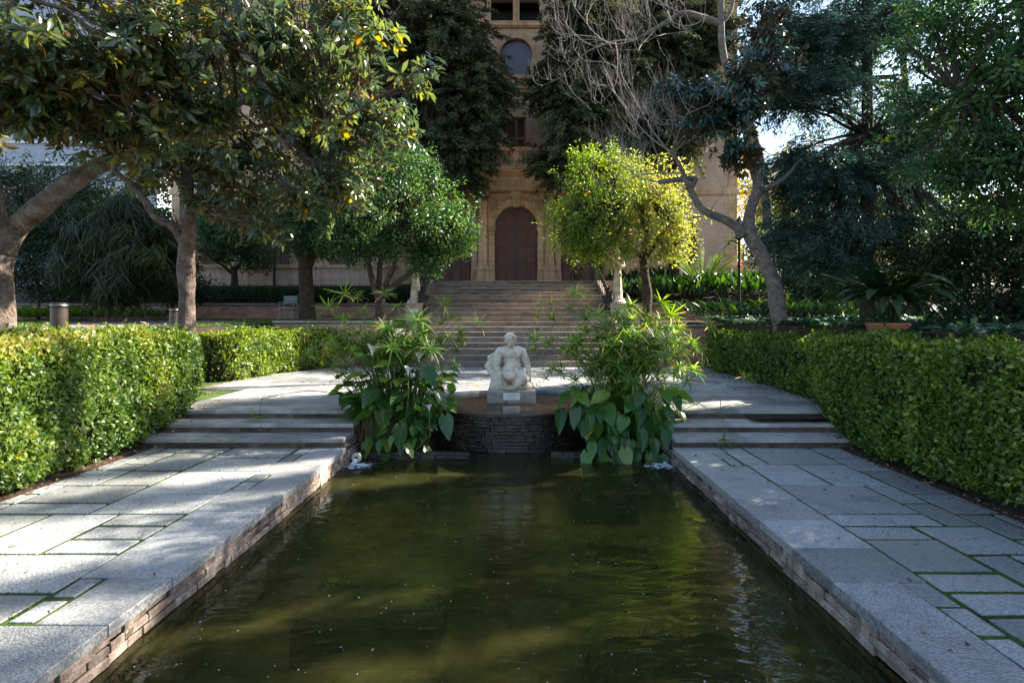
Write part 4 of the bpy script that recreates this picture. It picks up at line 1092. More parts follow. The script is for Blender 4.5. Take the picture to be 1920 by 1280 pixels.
# ---- water spouts with their splashes
for px, py, tl in ((668,858,'left'),(1245,862,'right')):
    d = 7.70; x,_,z = W(px, py, d)
    s = -1 if px < 900 else 1
    t = thing('water_spout', (x, d+0.1, WZ-0.1), 'round white water spout spilling into the %s back corner of the pool' % tl, 'water spout')
    ring = MB(); n = 24
    for i in range(n):
        a = 2*PI*i/n
        for r, yy in ((0.066,d),(0.066,d+0.03),(0.022,d+0.03),(0.022,d-0.008),(0.035,d-0.010),(0.060,d-0.008)): ring.v.append((x+r*math.cos(a), yy, z+r*math.sin(a)))
    for i in range(n):
        j = (i+1)%n
        for k in range(6): ring.f.append((i*6+k, j*6+k, j*6+(k+1)%6, i*6+(k+1)%6))
    link('face_ring', ring, M['spout'], t)
    link('nozzle', MB().tube([(x,d+0.35,z),(x,d+0.01,z)], 0.021, 12), M['darkroom'], t)
    link('pipe', MB().tube([(x,d+0.03,z),(x,d+0.33,z)], 0.05, 12), M['bollard'], t)
    jet = MB(); random.seed(3)
    for q in range(7):
        ox = random.uniform(-0.012,0.012); sp_ = random.uniform(0.08,0.19)
        jet.tube([(x+ox, d-0.01, z-0.01),(x+ox*2, d-sp_*0.6, z-0.03),(x+ox*3+random.uniform(-.03,.03), d-sp_, WZ)], [0.005,0.005,0.003], 5)
    link('water_jet', jet, M['foam'], t)
    fo = MB(); fcx, fcy = x-s*0.06, d-0.26; G = 26
    for i in range(G+1):
        for k in range(G+1):
            fx, fy = fcx+(i/G-0.5)*1.0, fcy+(k/G-0.5)*0.7; rr_ = math.hypot((fx-fcx)/0.5,(fy-fcy)/0.35)
            fx = max(-2.10, min(2.10, fx)); fo.v.append((fx, fy, WZ+0.003+max(0,1-rr_)*(0.02+0.035*abs(noise.noise(Vector((fx*22,fy*22,1)))))))
    fo.f = [(a*(G+1)+b_, (a+1)*(G+1)+b_, (a+1)*(G+1)+b_+1, a*(G+1)+b_+1) for a in range(G) for b_ in range(G)]
    fm_, nt, out = mat('churned_water'); L = nt.links.new
    geo = N(nt,'NewGeometry'); nz = N(nt,'TexNoise',Scale=16.0,Detail=5.0,Roughness=0.7); L(geo.outputs['Position'], nz.inputs['Vector'])
    ds = N(nt,'VectorMath',operation='DISTANCE'); L(geo.outputs['Position'], ds.inputs[0]); ds.inputs[1].default_value = (fcx, fcy+0.08, WZ)
    mr = N(nt,'MapRange'); L(ds.outputs['Value'], mr.inputs[0]); mr.inputs[1].default_value = 0.0; mr.inputs[2].default_value = 0.42; mr.inputs[3].default_value = 0.26; mr.inputs[4].default_value = -0.20
    ad = N(nt,'Math',operation='ADD'); L(nz.outputs[0], ad.inputs[0]); L(mr.outputs[0], ad.inputs[1])
    rp_ = ramp(nt, ad.outputs[0], [(0.56,(0,0,0)),(0.70,(1,1,1))])
    df = N(nt,'BsdfPrincipled'); df.inputs['Base Color'].default_value = (0.62,0.68,0.74,1); df.inputs['Roughness'].default_value = 0.3
    tr = N(nt,'BsdfTransparent'); mx = N(nt,'MixShader'); L(rp_.outputs[0], mx.inputs[0]); L(tr.outputs[0], mx.inputs[1]); L(df.outputs[0], mx.inputs[2]); L(mx.outputs[0], out.inputs['Surface'])
    for q in range(0):
        a = random.uniform(0, 2*PI); r = abs(random.gauss(0, 0.17))
        fx, fy = x - s*0.05 + r*1.5*math.cos(a), d-0.22 + r*1.1*math.sin(a)
        rr_ = random.uniform(0.003, 0.010)*(1.3 if r < 0.12 else 0.8)
        fo.add([(fx+rr_*1.8*math.cos(k*PI/3+q), fy+rr_*0.8*math.sin(k*PI/3+q), WZ+0.004) for k in range(6)] + [(fx,fy,WZ+0.004+rr_*0.9)], [(0,1,6),(1,2,6),(2,3,6),(3,4,6),(4,5,6),(5,0,6)])
    link('splash_foam', smooth(fo.mesh('splash_foam')), fm_, t, kind='stuff')

# ---- submerged planting crates and floating petals
M['crate'] = plain('submerged_dark_crate', (0.010,0.009,0.005), 0.9, nscale=8, namt=0.5, bstr=0.6)
for (px,py,wx,wy,lab) in ((705,1128,1.02,0.75,'dark submerged planting crate in the pool, left of the middle'),(1155,1042,0.85,0.62,'dark submerged planting crate right of the middle, farther from the front'),(1270,1235,1.15,0.7,'dark submerged planting crate at the front right of the pool'),(1130,925,0.8,0.5,'dark submerged planting crate beneath the broad leaves on the right')):
    d = (CAMZ+0.5)*FPX/(py-VPY); x = CAMX+(px-VPX)*d/FPX
    t = thing('submerged_crate', (x, d, -0.8), lab, 'crate')
    zt = -0.46; G = 14; mb = MB()
    for i in range(G+1):
        for k in range(G+1):
            u, v = i/G*2-1, k/G*2-1; e = max(abs(u),abs(v))**6
            mb.v.append((x+u*wx/2*(1+0.10*noise.noise(Vector((u*2,v*2,px)))), d+v*wy/2*(1+0.10*noise.noise(Vector((v*2,u*2,px+9)))), zt-0.30*e+0.07*noise.noise(Vector((u*3,v*3,px)))+0.03*noise.noise(Vector((u*9,v*9,px)))))
    mb.f = [(p0*(G+1)+q0, (p0+1)*(G+1)+q0, (p0+1)*(G+1)+q0+1, p0*(G+1)+q0+1) for p0 in range(G) for q0 in range(G)]
    link('soil', mb, M['crate'], t)
    link('rim', MB().box(x-wx/2,x+wx/2,d-wy/2,d-wy/2+0.03,-0.79,zt-0.05), M['crate'], t)
    n = 160; P = np.stack([x+RNG.uniform(-wx/1.8,wx/1.8,n), d+RNG.uniform(-wy/2,wy/2,n), np.full(n,zt-0.06)],1)
    link('water_weed', leafmesh('w', P, unit(n)*np.array([1,1,0.4])+np.array([0,0,0.5]), unit(n), RNG.uniform(0.06,0.16,n), 0.10, T_BLADE, RNG.random(n)), M['l_liri'], t, kind='stuff')
n = 330
P = np.stack([RNG.uniform(-2.0,2.0,n), RNG.uniform(2.6,7.9,n), np.full(n,WZ+0.004)],1)
D = unit(n)*np.array([1,1,0.02]); 
link('floating_petals', leafmesh('p', P, D, np.tile([0,0,1.0],(n,1))+0.05*RNG.normal(size=(n,3)), RNG.uniform(0.004,0.016,n), 0.75, T_DIA, RNG.random(n)), M['petal'], kind='stuff')

# ---- bollards
def bollard(x, y, ztop, r, lab):
    z0 = gz(y)
    t = thing('bollard', (x, y, z0), lab, 'bollard', 'bollards along the garden path')
    link('post', MB().lathe(x, y, [(r,z0-0.05),(r,ztop-0.075)], 28), M['bollard'], t)
    link('neck', MB().lathe(x, y, [(r*0.9,ztop-0.074),(r*0.9,ztop-0.046)], 28), M['iron'], t)
    link('ring', MB().lathe(x, y, [(r*1.02,ztop-0.045),(r*1.06,ztop-0.035),(r*1.02,ztop-0.026)], 28), M['steel'], t)
    link('cap', MB().lathe(x, y, [(r*1.03,ztop-0.025),(r*1.03,ztop-0.006),(r*0.95,ztop)], 28), M['bollard'], t)
p = W(111,568,8.4); bollard(p[0], 8.4, p[2], 0.105, 'thick brown metal bollard with a steel ring behind the golden hedge, nearer one')
p = W(327,578,12.6); bollard(p[0], 12.6, p[2], 0.10, 'dark bollard standing against the foot of the magnolia trunk, farther one')

# ---- lamp posts
def lamp(x, y, zt, lab, lantern):
    z0 = gz(y) if y < 22 else 2.2
    t = thing('lamp_post', (x, y, z0), lab, 'lamp post')
    link('base', MB().lathe(x, y, [(0.12,z0-0.05),(0.12,z0+0.1),(0.08,z0+0.3),(0.06,z0+0.5)], 12), M['iron'], t)
    link('post', MB().tube([(x,y,z0+0.5),(x,y,zt)], [0.055,0.045], 10), M['iron'], t)
    link('collar', MB().lathe(x, y, [(0.06,zt-0.9),(0.075,zt-0.87),(0.06,zt-0.84)], 12), M['iron'], t)
    if lantern:
        h = link('lantern', MB().lathe(x, y, [(0.05,zt),(0.12,zt+0.08),(0.21,zt+0.5),(0.23,zt+0.52),(0.08,zt+0.72),(0.03,zt+0.85)], 6), M['iron'], t)
        link('lantern_glass', MB().lathe(x, y, [(0.125,zt+0.09),(0.205,zt+0.49)], 6), M['blind'], h)
        link('bracket', MB().tube([(x,y,zt-0.1),(x-0.35,y-0.1,zt+0.0),(x-0.42,y-0.1,zt-0.18)], 0.025, 6), M['iron'], t)
p = W(514,440,22.6); lamp(p[0], 22.6, p[2], 'thin black lamp post behind the low brick wall on the left', False)
p = W(1386,440,20.5); lamp(p[0], 20.5, p[2]-0.2, 'black lamp post with a lantern beside the leaning pale trunk', True)
p = W(1511,470,17.0); lamp(p[0], 17.0, p[2], 'slim black post in the dark shrubs right of the leaning trunk', False)

# ---- garden chairs
def chair(x, y, z0, mt, lab, rz=0.0):
    t = thing('garden_chair', (x, y, z0), lab, 'chair')
    seat = MB()
    for i in range(5): seat.box(x-0.22, x+0.22, y-0.22+0.09*i, y-0.15+0.09*i, z0+0.44, z0+0.455)
    link('seat', seat, M[mt], t)
    for i in range(3): link('back_slat', MB().box(x-0.215, x+0.215, y+0.215, y+0.23, z0+0.62+0.09*i, z0+0.69+0.09*i), M[mt], t)
    for s in (-1,1):
        link('leg', MB().tube([(x+s*0.225,y-0.22,z0),(x+s*0.225,y-0.2,z0+0.435)], 0.012, 6), M[mt], t)
        link('leg', MB().tube([(x+s*0.235,y+0.26,z0),(x+s*0.235,y+0.2,z0+0.45),(x+s*0.235,y+0.24,z0+0.9)], 0.012, 6), M[mt], t)
        link('armrest', MB().tube([(x+s*0.25,y-0.2,z0+0.44),(x+s*0.25,y-0.2,z0+0.64),(x+s*0.25,y+0.2,z0+0.66)], 0.011, 6), M[mt], t)
p = W(534,600,20.5); chair(p[0], 20.8, gz(20.8)+0.02, 'chairgreen', 'pale green slatted metal chair on the lawn before the brick wall')
p = W(1228,660,14.6); chair(p[0], 14.9, TZ, 'chairwhite', 'white slatted garden chair behind the right papyrus')
p = W(690,660,14.6); 

# ---- terracotta pot
p = W(1664,605,8.6); px_, pz_ = p[0], p[2]
pot = thing('terracotta_pot', (px_, 8.6, 1.3), 'wide terracotta pot with double rim behind the right hedge', 'plant pot')
link('bowl', MB().lathe(px_, 8.6, [(0.17,pz_-0.36),(0.235,pz_-0.12),(0.245,pz_-0.085),(0.27,pz_-0.08),(0.275,pz_-0.055),(0.262,pz_-0.05),(0.285,pz_-0.045),(0.29,pz_-0.01),(0.28,pz_),(0.25,pz_),(0.245,pz_-0.03)], 40), M['terracotta'], pot)
link('soil', MB().lathe(px_, 8.6, [(0.245,pz_-0.05),(0.24,pz_-0.028)], 24), M['soil'], pot)
link('stand', MB().lathe(px_, 8.6, [(0.2,1.2),(0.2,pz_-0.361)], 20), M['terracotta'], pot)
asp = thing('aspidistra_plant', (px_, 8.6, pz_-0.03), 'dark broad bladed plant spreading out of the terracotta pot', 'plant')
nL = 110; protos = []
def blade_mesh(ln, wd, bend, rn):
    """one broad leaf on a stalk rising from the origin along +Y then bending"""
    mb = MB(); mb.tube([(0,0,0),(0,ln*0.12,ln*0.3),(0,ln*0.24,ln*0.48)], [0.006,0.005,0.004], 4, cap=False)
    ns = 6; o = len(mb.v)
    for i in range(ns+1):
        t = i/ns; y = ln*(0.24+0.62*t); z = ln*(0.48+0.30*t-bend*t*t)
        w = wd*math.sin(PI*min(0.98,0.06+t*0.94))**0.7*0.5
        if i == ns: w = 0.002
        mb.v += [(-w,y,z+w*0.25),(0,y,z),(w,y,z+w*0.25)]
    for i in range(ns):
        a = o+i*3; mb.f += [(a,a+1,a+4,a+3),(a+1,a+2,a+5,a+4)]
    me = mb.mesh('leaf'); at_ = me.attributes.new('rnd','FLOAT','POINT'); at_.data.foreach_set('value', [rn]*len(me.vertices))
    return me
def scatter_leaves(parent, meshes, mt, spots, name='leaf'):
    for me in meshes:
        if not me.materials: me.materials.append(mt)
    for (loc, rot, sc) in spots:
        o = bpy.data.objects.new(name, random.choice(meshes)); COL.objects.link(o); o.parent = parent
        o.location = Vector(loc)-wloc(parent); o.rotation_euler = rot; o.scale = (sc,sc,sc)
random.seed(21)
ms = [blade_mesh(1.0, 0.14, 0.03+0.14*i, 0.1+0.28*i) for i in range(4)]
scatter_leaves(asp, ms, M['l_dark'], [((px_+random.uniform(-.15,.15), 8.6+random.uniform(-.15,.15), pz_-0.03), (random.uniform(-0.25,0.15), 0, random.uniform(0,2*PI)), random.uniform(0.75,1.2)) for _ in range(nL)])

# ================================================================== HEDGES
def hedge(name, side, y0, y1, xf, thick, zb, zt, lab, mt, lsize, dens, fold=False, tone=None, roundn=0.5, roundf=0.5):
    t = thing(name, (side*(xf((y0+y1)/2)+thick/2), (y0+y1)/2, zb((y0+y1)/2)), lab, 'hedge')
    und = lambda a, b, c=0: 0.13*noise.noise(Vector((a*1.3,b*1.3,c)))+0.07*noise.noise(Vector((a*4.5,b*4.5,c+5)))+0.03*noise.noise(Vector((a*11,b*11,c+9)))
    def face(y):      # rounded ends
        d0 = max(0, 1-(y-y0)/roundn); d1 = max(0, 1-(y1-y)/roundf)
        return xf(y) + thick*0.45*(1-math.sqrt(1-min(1,max(d0,d1))**2*0.98))
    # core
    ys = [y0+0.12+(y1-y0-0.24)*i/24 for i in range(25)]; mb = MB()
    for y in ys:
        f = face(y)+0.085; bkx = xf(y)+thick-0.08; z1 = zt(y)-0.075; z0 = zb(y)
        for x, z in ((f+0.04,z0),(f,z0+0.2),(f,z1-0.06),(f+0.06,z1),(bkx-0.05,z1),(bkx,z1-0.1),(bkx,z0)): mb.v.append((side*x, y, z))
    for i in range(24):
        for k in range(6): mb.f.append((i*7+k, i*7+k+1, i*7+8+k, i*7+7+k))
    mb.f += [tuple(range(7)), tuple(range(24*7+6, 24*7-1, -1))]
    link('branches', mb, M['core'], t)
    Lh = y1-y0; H = zt((y0+y1)/2)-zb((y0+y1)/2)
    regs = [('f', Lh*H), ('t', Lh*thick), ('n', thick*H*0.9), ('e', thick*H*0.9), ('b', Lh*H*0.25)]
    P, O = [], []
    for kind, area in regs:
        n = int(area*dens)
        for _ in range(n):
            dj = abs(random.gauss(0, 0.045))-0.02
            if kind in 'fb':
                y = random.uniform(y0, y1); q = random.random()
                z = zb(y)+0.03+(zt(y)-zb(y)-0.03)*q
                if kind == 'f':
                    x = face(y)+dj-und(y,z,side); 
                    if q < 0.12 : x += 0.10*(1-q/0.12); 
                    if q > 0.93: x += 0.06*(q-0.93)/0.07
                    nv = (-1,0,0.15)
                else: x = xf(y)+thick-dj; nv = (1,0,0.2)
            elif kind == 't':
                y = random.uniform(y0, y1); f = face(y); x = random.uniform(f, xf(y)+thick); z = zt(y)-dj+und(x,y,9); nv = (0,0,1)
            else:
                yy = y0 if kind == 'n' else y1; sg = -1 if kind == 'n' else 1; rd = roundn if kind == 'n' else roundf
                u = random.random(); x = xf(yy)+thick*(0.45+0.55*u); z = zb(yy)+0.03+(zt(yy)-zb(yy))*random.random()
                y = yy-sg*(dj+0.02)+sg*und(x,z,3); nv = (0,sg,0.15)
            P.append((side*x,y,z)); O.append((side*nv[0],nv[1],nv[2]))
    # strays
    P = np.array(P); O = np.array(O)
    kp = np.array([(p[2]-zb(p[1]) > 0.03+0.13*abs(noise.noise(Vector(p)*3.1))) and not (noise.noise(Vector(p)*2.7+Vector((0,0,side*7)))+0.35*noise.noise(Vector(p)*9) > 0.36 and random.random() < 0.8) for p in P])
    P, O = P[kp], O[kp]; ns = int(len(P)*0.02); ii = RNG.integers(0, len(P), ns)
    ex = np.repeat(P[ii]+O[ii]*RNG.uniform(0.02,0.09,(ns,1)), 3, axis=0)+0.012*RNG.normal(size=(ns*3,3)); P = np.concatenate([P, ex]); O = np.concatenate([O, np.repeat(O[ii],3,axis=0)]); n = len(P)
    D = O*0.55+unit(n)*0.8+np.array([0,0,0.25]); U = O*0.9+unit(n)*0.55
    rn = RNG.random(n)*0.75 + 0.25*np.array([noise.noise(Vector(p)*1.7)*0.9+0.5 for p in P])
    if tone: rn = tone(P, rn)
    link('foliage', leafmesh('foliage', P, D, U, lsize*RNG.uniform(0.6,1.25,n), 0.62, T_FOLD if fold else T_DIA, rn), M[mt], t, kind='stuff')
    return t
random.seed(31)
stepz = lambda y: 0.0 if y < ST0 else min(TZ, 0.1155*(1+int((y-ST0)/0.43)))
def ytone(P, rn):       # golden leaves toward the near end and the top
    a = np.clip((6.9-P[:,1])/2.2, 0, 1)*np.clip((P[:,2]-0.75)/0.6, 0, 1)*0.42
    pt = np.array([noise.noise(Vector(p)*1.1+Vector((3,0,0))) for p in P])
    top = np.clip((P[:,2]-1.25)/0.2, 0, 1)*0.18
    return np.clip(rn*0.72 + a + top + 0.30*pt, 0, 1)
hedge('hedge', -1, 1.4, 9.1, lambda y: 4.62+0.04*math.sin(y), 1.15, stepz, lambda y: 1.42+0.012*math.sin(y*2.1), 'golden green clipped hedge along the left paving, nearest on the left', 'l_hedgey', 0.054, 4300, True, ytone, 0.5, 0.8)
hedge('hedge', -1, 12.2, 15.85, lambda y: 5.95-0.10*(y-11)-(0.85*((y-13.6)/2.2)**2 if y > 13.6 else 0), 1.25, lambda y: TZ-0.05, lambda y: 1.32+0.02*math.sin(y), 'yellow green clipped hedge beyond the dark gap on the left terrace', 'l_hedge', 0.062, 2300, False, lambda P, r: np.clip(r+0.05, 0, 1), 0.5, 0.3)
def rface(y):
    if y < 7.6: return 4.28
    if y < 10.2: return 4.28+0.62*(0.5-0.5*math.cos(PI*(y-7.6)/2.6))
    return 4.9+0.03*(y-10)
hedge('hedge', 1, 1.4, 9.5, rface, 1.15, stepz, lambda y: 1.345+0.012*math.sin(y*1.7), 'dense dark green clipped hedge along the right paving, nearest on the right', 'l_hedge', 0.054, 4300, True, lambda P, r: r*0.95, 0.5, 0.25)
hedge('hedge', 1, 9.55, 15.8, lambda y: rface(y), 1.1, lambda y: TZ-0.05, lambda y: 1.335-0.002*y, 'straight green clipped hedge along the right side of the upper terrace', 'l_hedge', 0.060, 2300, False, lambda P, r: r*0.85, 0.2, 0.5)

# ---- soil margin and litter at hedge feet, weeds
for s, xo in ((-1,4.55),(1,4.19)):
    mb = MB(); patch(mb, s*xo if s>0 else -5.3, 5.3 if s>0 else s*xo, [-3,0,2,4,6,ST0-0.01], lambda x,y: 0.006, 2)
    link('soil_margin', mb, M['soil'], kind='structure')
n = 1500
sd = np.where(RNG.random(n)<0.5,-1.0,1.0); yy = RNG.uniform(1.5,15.5,n)
xx = np.where(sd<0, np.where(yy<9.5,4.60,np.where(yy<10.9,5.3,5.85)), np.where(yy<8,4.25,4.8)) - np.abs(RNG.normal(0,0.11,n))+0.05
zz = np.array([stepz(y) for y in yy])+0.012
P = np.stack([sd*xx, yy, zz],1)
link('fallen_leaves', leafmesh('f', P, unit(n)*np.array([1,1,0.3]), np.tile([0,0,1.0],(n,1))+0.4*RNG.normal(size=(n,3)), RNG.uniform(0.02,0.055,n), 0.55, T_FOLD, RNG.random(n)), M['litter'], kind='stuff')
n = 75; sd = np.where(RNG.random(n)<0.5,-1.0,1.0); P = np.stack([sd*RNG.uniform(2.2,4.3,n), RNG.uniform(2.5,7.4,n), np.full(n,0.012)],1)
link('scattered_leaves', leafmesh('f', P, unit(n)*np.array([1,1,0.1]), np.tile([0,0,1.0],(n,1))+0.3*RNG.normal(size=(n,3)), RNG.uniform(0.02,0.06,n), 0.5, T_FOLD, RNG.random(n)), M['litter'], kind='stuff')
n = 130; P = np.stack([RNG.uniform(-4.5,4.5,n), RNG.uniform(9,15.6,n), np.full(n,TZ+0.008)],1); keep = (np.abs(P[:,0])>1.9)|(P[:,1]>11.1); P = P[keep]; n = len(P)
link('fallen_clippings', leafmesh('f', P, unit(n)*np.array([1,1,0.05]), np.tile([0,0,1.0],(n,1))+0.1*RNG.normal(size=(n,3)), RNG.uniform(0.05,0.16,n), 0.22, T_FOLD, RNG.random(n)), M['l_calla'], kind='stuff')
# moss tufts standing in the paving joints and weeds
tx, ty = [], []
for _ in range(9000):
    s = random.choice((-1,1)); x = PW+0.56+random.choice(range(0,8))*0.285 if random.random()<0.6 else random.uniform(PW+.5,4.3)
    if x > 4.3: continue
    y = random.uniform(2.2, ST0-0.03) if random.random()<0.6 else ST0-0.285*random.randint(0,18)
    x += random.gauss(0,0.004); y += random.gauss(0,0.004)
    if noise.noise(Vector((s*x*1.2, y*1.2, 2))) < 0.02: continue
    tx.append(s*x); ty.append(y)
n = len(tx); P = np.stack([tx, ty, np.full(n,-0.009)],1)
link('joint_moss', leafmesh('m', P, unit(n)*0.7+np.array([0,0,0.8]), unit(n), RNG.uniform(0.010,0.028,n), 0.40, T_DIA, RNG.random(n)), M['l_grass'], kind='stuff')

# ================================================================== LAWN AND LOW PLANTS
def inpath(x, y):
    c = False; j = len(pp)-1
    for i in range(len(pp)):
        if (pp[i][1] > y) != (pp[j][1] > y) and x < (pp[j][0]-pp[i][0])*(y-pp[i][1])/(pp[j][1]-pp[i][1])+pp[i][0]: c = not c
        j = i
    return c
Pg = []
while len(Pg) < 26000:
    x, y = random.uniform(-17,-3.6), random.uniform(9.6,21.9)
    if (x > -6.7 and y < 16.5) or inpath(x,y): continue
    if noise.noise(Vector((x*0.5,y*0.5,0))) < -0.25: continue
    Pg.append((x,y,gz(y)+0.01))
Pg = np.array(Pg); n = len(Pg)
link('lawn_grass', leafmesh('g', Pg, unit(n)*0.4+np.array([0,0,1.0]), unit(n), RNG.uniform(0.04,0.09,n), 0.16, T_DIA, RNG.random(n)), M['l_grass'], kind='stuff')
n = 420; P = np.stack([RNG.uniform(-16,-5,n), RNG.uniform(10,21.8,n), np.zeros(n)],1); P[:,2] = [gz(y)+0.05 for y in P[:,1]]
P = P[~((P[:,0]>-6.8)&(P[:,1]<16.6))]; n = len(P)
link('fallen_lawn_leaves', leafmesh('f', P, unit(n)*np.array([1,1,0.2]), np.tile([0,0,1.0],(n,1))+0.3*RNG.normal(size=(n,3)), RNG.uniform(0.08,0.17,n), 0.45, T_FOLD, RNG.uniform(0.5,1,n)), M['litter'], kind='stuff')
def blades(name, pts_fn, n, h, wid, mt, spread, tmpl=T_BLADE, lab=None, cat=None):
    P = np.array([pts_fn() for _ in range(n)])
    D = unit(n)*np.array([spread,spread,0.15])+np.array([0,0,1.0])
    me = leafmesh(name, P, D, unit(n), h*RNG.uniform(0.6,1.2,n), wid, tmpl, RNG.random(n))
    return link(name, me, M[mt], kind='stuff')
blades('liriope_bed', lambda: (random.uniform(-18.5,-3.6), random.uniform(22.35,24.6), 2.22+0.33*0.5), 15000, 0.62, 0.045, 'l_liri', 0.6)
def aspt():
    x, y = random.uniform(3.7,12.5), random.uniform(22.35,24.3); return (x, y, 2.2+(y-22.2)*0.3)
def broadbed(name, fn, n, h, wid, mt, spread, droop):
    P = np.array([fn() for _ in range(n)]); hd = unit(n)*np.array([1,1,0]); 
    st = h*RNG.uniform(0.35,0.9,n); P2 = P.copy(); P2[:,2] += st*0.75; P2 += hd*(st*0.25)[:,None]
    D = hd*spread + np.array([0,0,1.0-droop]); U = np.array([0,0,1.0]) - hd*0.3 + 0.3*RNG.normal(size=(n,3))
    return link(name, leafmesh(name, P2, D, U, h*RNG.uniform(0.5,0.85,n), wid, T_BROAD, RNG.random(n)), M[mt], kind='stuff')
broadbed('broad_leaf_bed', aspt, 1500, 0.75, 0.26, 'l_aspi', 0.45, 0.1)
def covr():
    while True:
        x, y = random.uniform(5.3,15), random.uniform(1.5,21.7)
        if math.hypot(x-px_, y-8.4) < 0.75 or (y < 8.6 and abs(x-px_*y/8.6) < 0.45): continue
        if y < 16.2 or x > 6.7: return (x, y, gz(y)-0.02)
broadbed('ground_cover', covr, 26000, 0.25, 0.62, 'l_cover', 1.0, 0.85)
broadbed('clivia_bed', lambda: (random.uniform(5.3,9.5), random.uniform(15.0,19.0), gz(17)-0.02), 900, 0.62, 0.16, 'l_aspi', 0.8, 0.3)
def farsh(): return (random.uniform(-19,-12.2), random.uniform(17.5,21.5), gz(19))
broadbed('leafy_border', farsh, 1500, 0.45, 0.4, 'l_grass', 0.8, 0.5)
# ================================================================== WATER PLANTS
def umbel_mesh(seed, nr=20, ln=0.17):
    rs = random.Random(seed); mb = MB(); rn = []
    for i in range(nr):
        a = 2*PI*i/nr+rs.uniform(-.12,.12); el = rs.uniform(-0.05,0.85); l = ln*rs.uniform(0.75,1.3); w = 0.0066*rs.uniform(0.8,1.4)
        h = Vector((math.cos(a)*math.cos(el), math.sin(a)*math.cos(el), math.sin(el))); sd = Vector((-math.sin(a), math.cos(a), 0))
        droop = rs.uniform(0.1, 0.75)
        pts = [h*(l*t) + Vector((0,0,-droop*l*t*t*0.75)) for t in (0,0.33,0.7,1.0)]
        mb.strip(pts, [w*0.6,w,w*0.9,0.0006], sd)
        v = rs.random()*0.7 if rs.random() < 0.86 else 1.0
        rn += [v*0.6, v*0.6, v*0.8, v*0.8, v, v, min(1,v+0.15), min(1,v+0.15)]
    me = mb.mesh('umbel'); at_ = me.attributes.new('rnd','FLOAT','POINT'); at_.data.foreach_set('value', rn)
    me.materials.append(M['l_papy']); return me
UM = [umbel_mesh(i, 24+i, 0.17+0.012*i) for i in range(5)]
def papyrus(lab, base, spots, fill, seed, drys):
    rs = random.Random(seed)
    t = thing('papyrus_plant', base, lab, 'plant')
    allp = [(W(px,py,d)) for px,py,d in spots] + fill
    for (x,y,z) in allp:
        o = bpy.data.objects.new('umbel', UM[rs.randrange(5)]); COL.objects.link(o); o.parent = t
        o.location = Vector((x,y,z))-wloc(t)
        hx, hy = x-base[0], y-base[1]
        tilt = 0.35*math.hypot(hx,hy)+rs.uniform(0,0.4)
        az = math.atan2(hy,hx)
        q = Matrix.Rotation(rs.uniform(0,6.28),3,'Z'); q = Matrix.Rotation(tilt,3,Vector((-math.sin(az),math.cos(az),0))) @ q
        o.rotation_euler = q.to_euler(); s_ = rs.uniform(0.8,1.4); o.scale = (s_,s_,s_)
        bx, by = base[0]+rs.uniform(-.28,.28), base[1]+rs.uniform(-.25,.3)
        pts = []
        for i in range(6):
            u = i/5; k = u**1.8
            pts.append((bx+(x-bx)*k*0.999, by+(y-by)*k, base[2]+(z-base[2])*(u**0.8)))
        link('stalk', MB().tube(pts, [0.0055,0.005,0.0045,0.004,0.0035,0.003], 4, cap=False), M['stalk'], t)
    if drys:
        mb = MB()
        for i in range(90):
            bx, by = base[0]+drys+rs.uniform(-.3,.3), 8.08+rs.uniform(0,0.22)
            mb.tube([(bx,by,-0.2),(bx+rs.uniform(-.03,.03),by-0.03,0.0),(bx+rs.uniform(-.08,.08),by+rs.uniform(-.03,.05),rs.uniform(0.12,0.38))], [0.007,0.006,0.003], 4, cap=False)
        link('dry_stalks', mb, M['drystalk'], t, kind='stuff')
    return t
random.seed(77)
sl_ = [(616,577,8.5),(646,553,8.7),(668,558,8.8),(722,552,8.8),(744,576,8.5),(682,582,8.4),(652,597,8.6),(667,627,8.3),(700,612,8.6),(768,617,8.4),(726,619,8.3),(780,600,8.8),(806,636,8.5),(827,648,8.6),(833,572,8.9),(846,598,8.8),(862,622,8.6),(896,607,8.7),(624,693,8.1),(790,640,8.3),(640,640,8.6)]
fl = [(-1.78+random.gauss(0,0.42), 8.56+random.gauss(0,0.22), 1.24+random.gauss(0,0.20)) for _ in range(150)]
pL = papyrus('tall papyrus clump with star shaped tops at the left side of the basin', (-1.7,8.62,-0.2), sl_, fl, 5, -0.18)
sr_ = [(1013,573,8.7),(1033,570,8.8),(1010,594,8.6),(1039,600,8.7),(1084,553,8.9),(1069,579,8.7),(1102,576,8.8),(1099,600,8.5),(1087,642,8.4),(1122,633,8.3),(1158,639,8.3),(1158,585,8.8),(1238,568,8.9),(1256,591,8.8),(1188,618,8.6),(1206,630,8.6),(1241,639,8.5),(1262,654,8.5),(1238,683,8.3),(998,633,8.7),(1030,648,8.6),(1004,657,8.6),(1116,722,8.0),(1188,716,8.0),(1024,710,8.2),(1268,772,8.0),(1232,713,8.2),(1265,704,8.4),(1277,686,8.5),(1140,610,8.7),(1170,650,8.3)]
fr_ = [(1.64+random.gauss(0,0.50), 8.56+random.gauss(0,0.26), 1.10+random.gauss(0,0.32)) for _ in range(230)]
pR = papyrus('large papyrus clump with drooping star shaped tops at the right side of the basin', (1.65,8.62,-0.2), sr_, fr_, 6, 0)
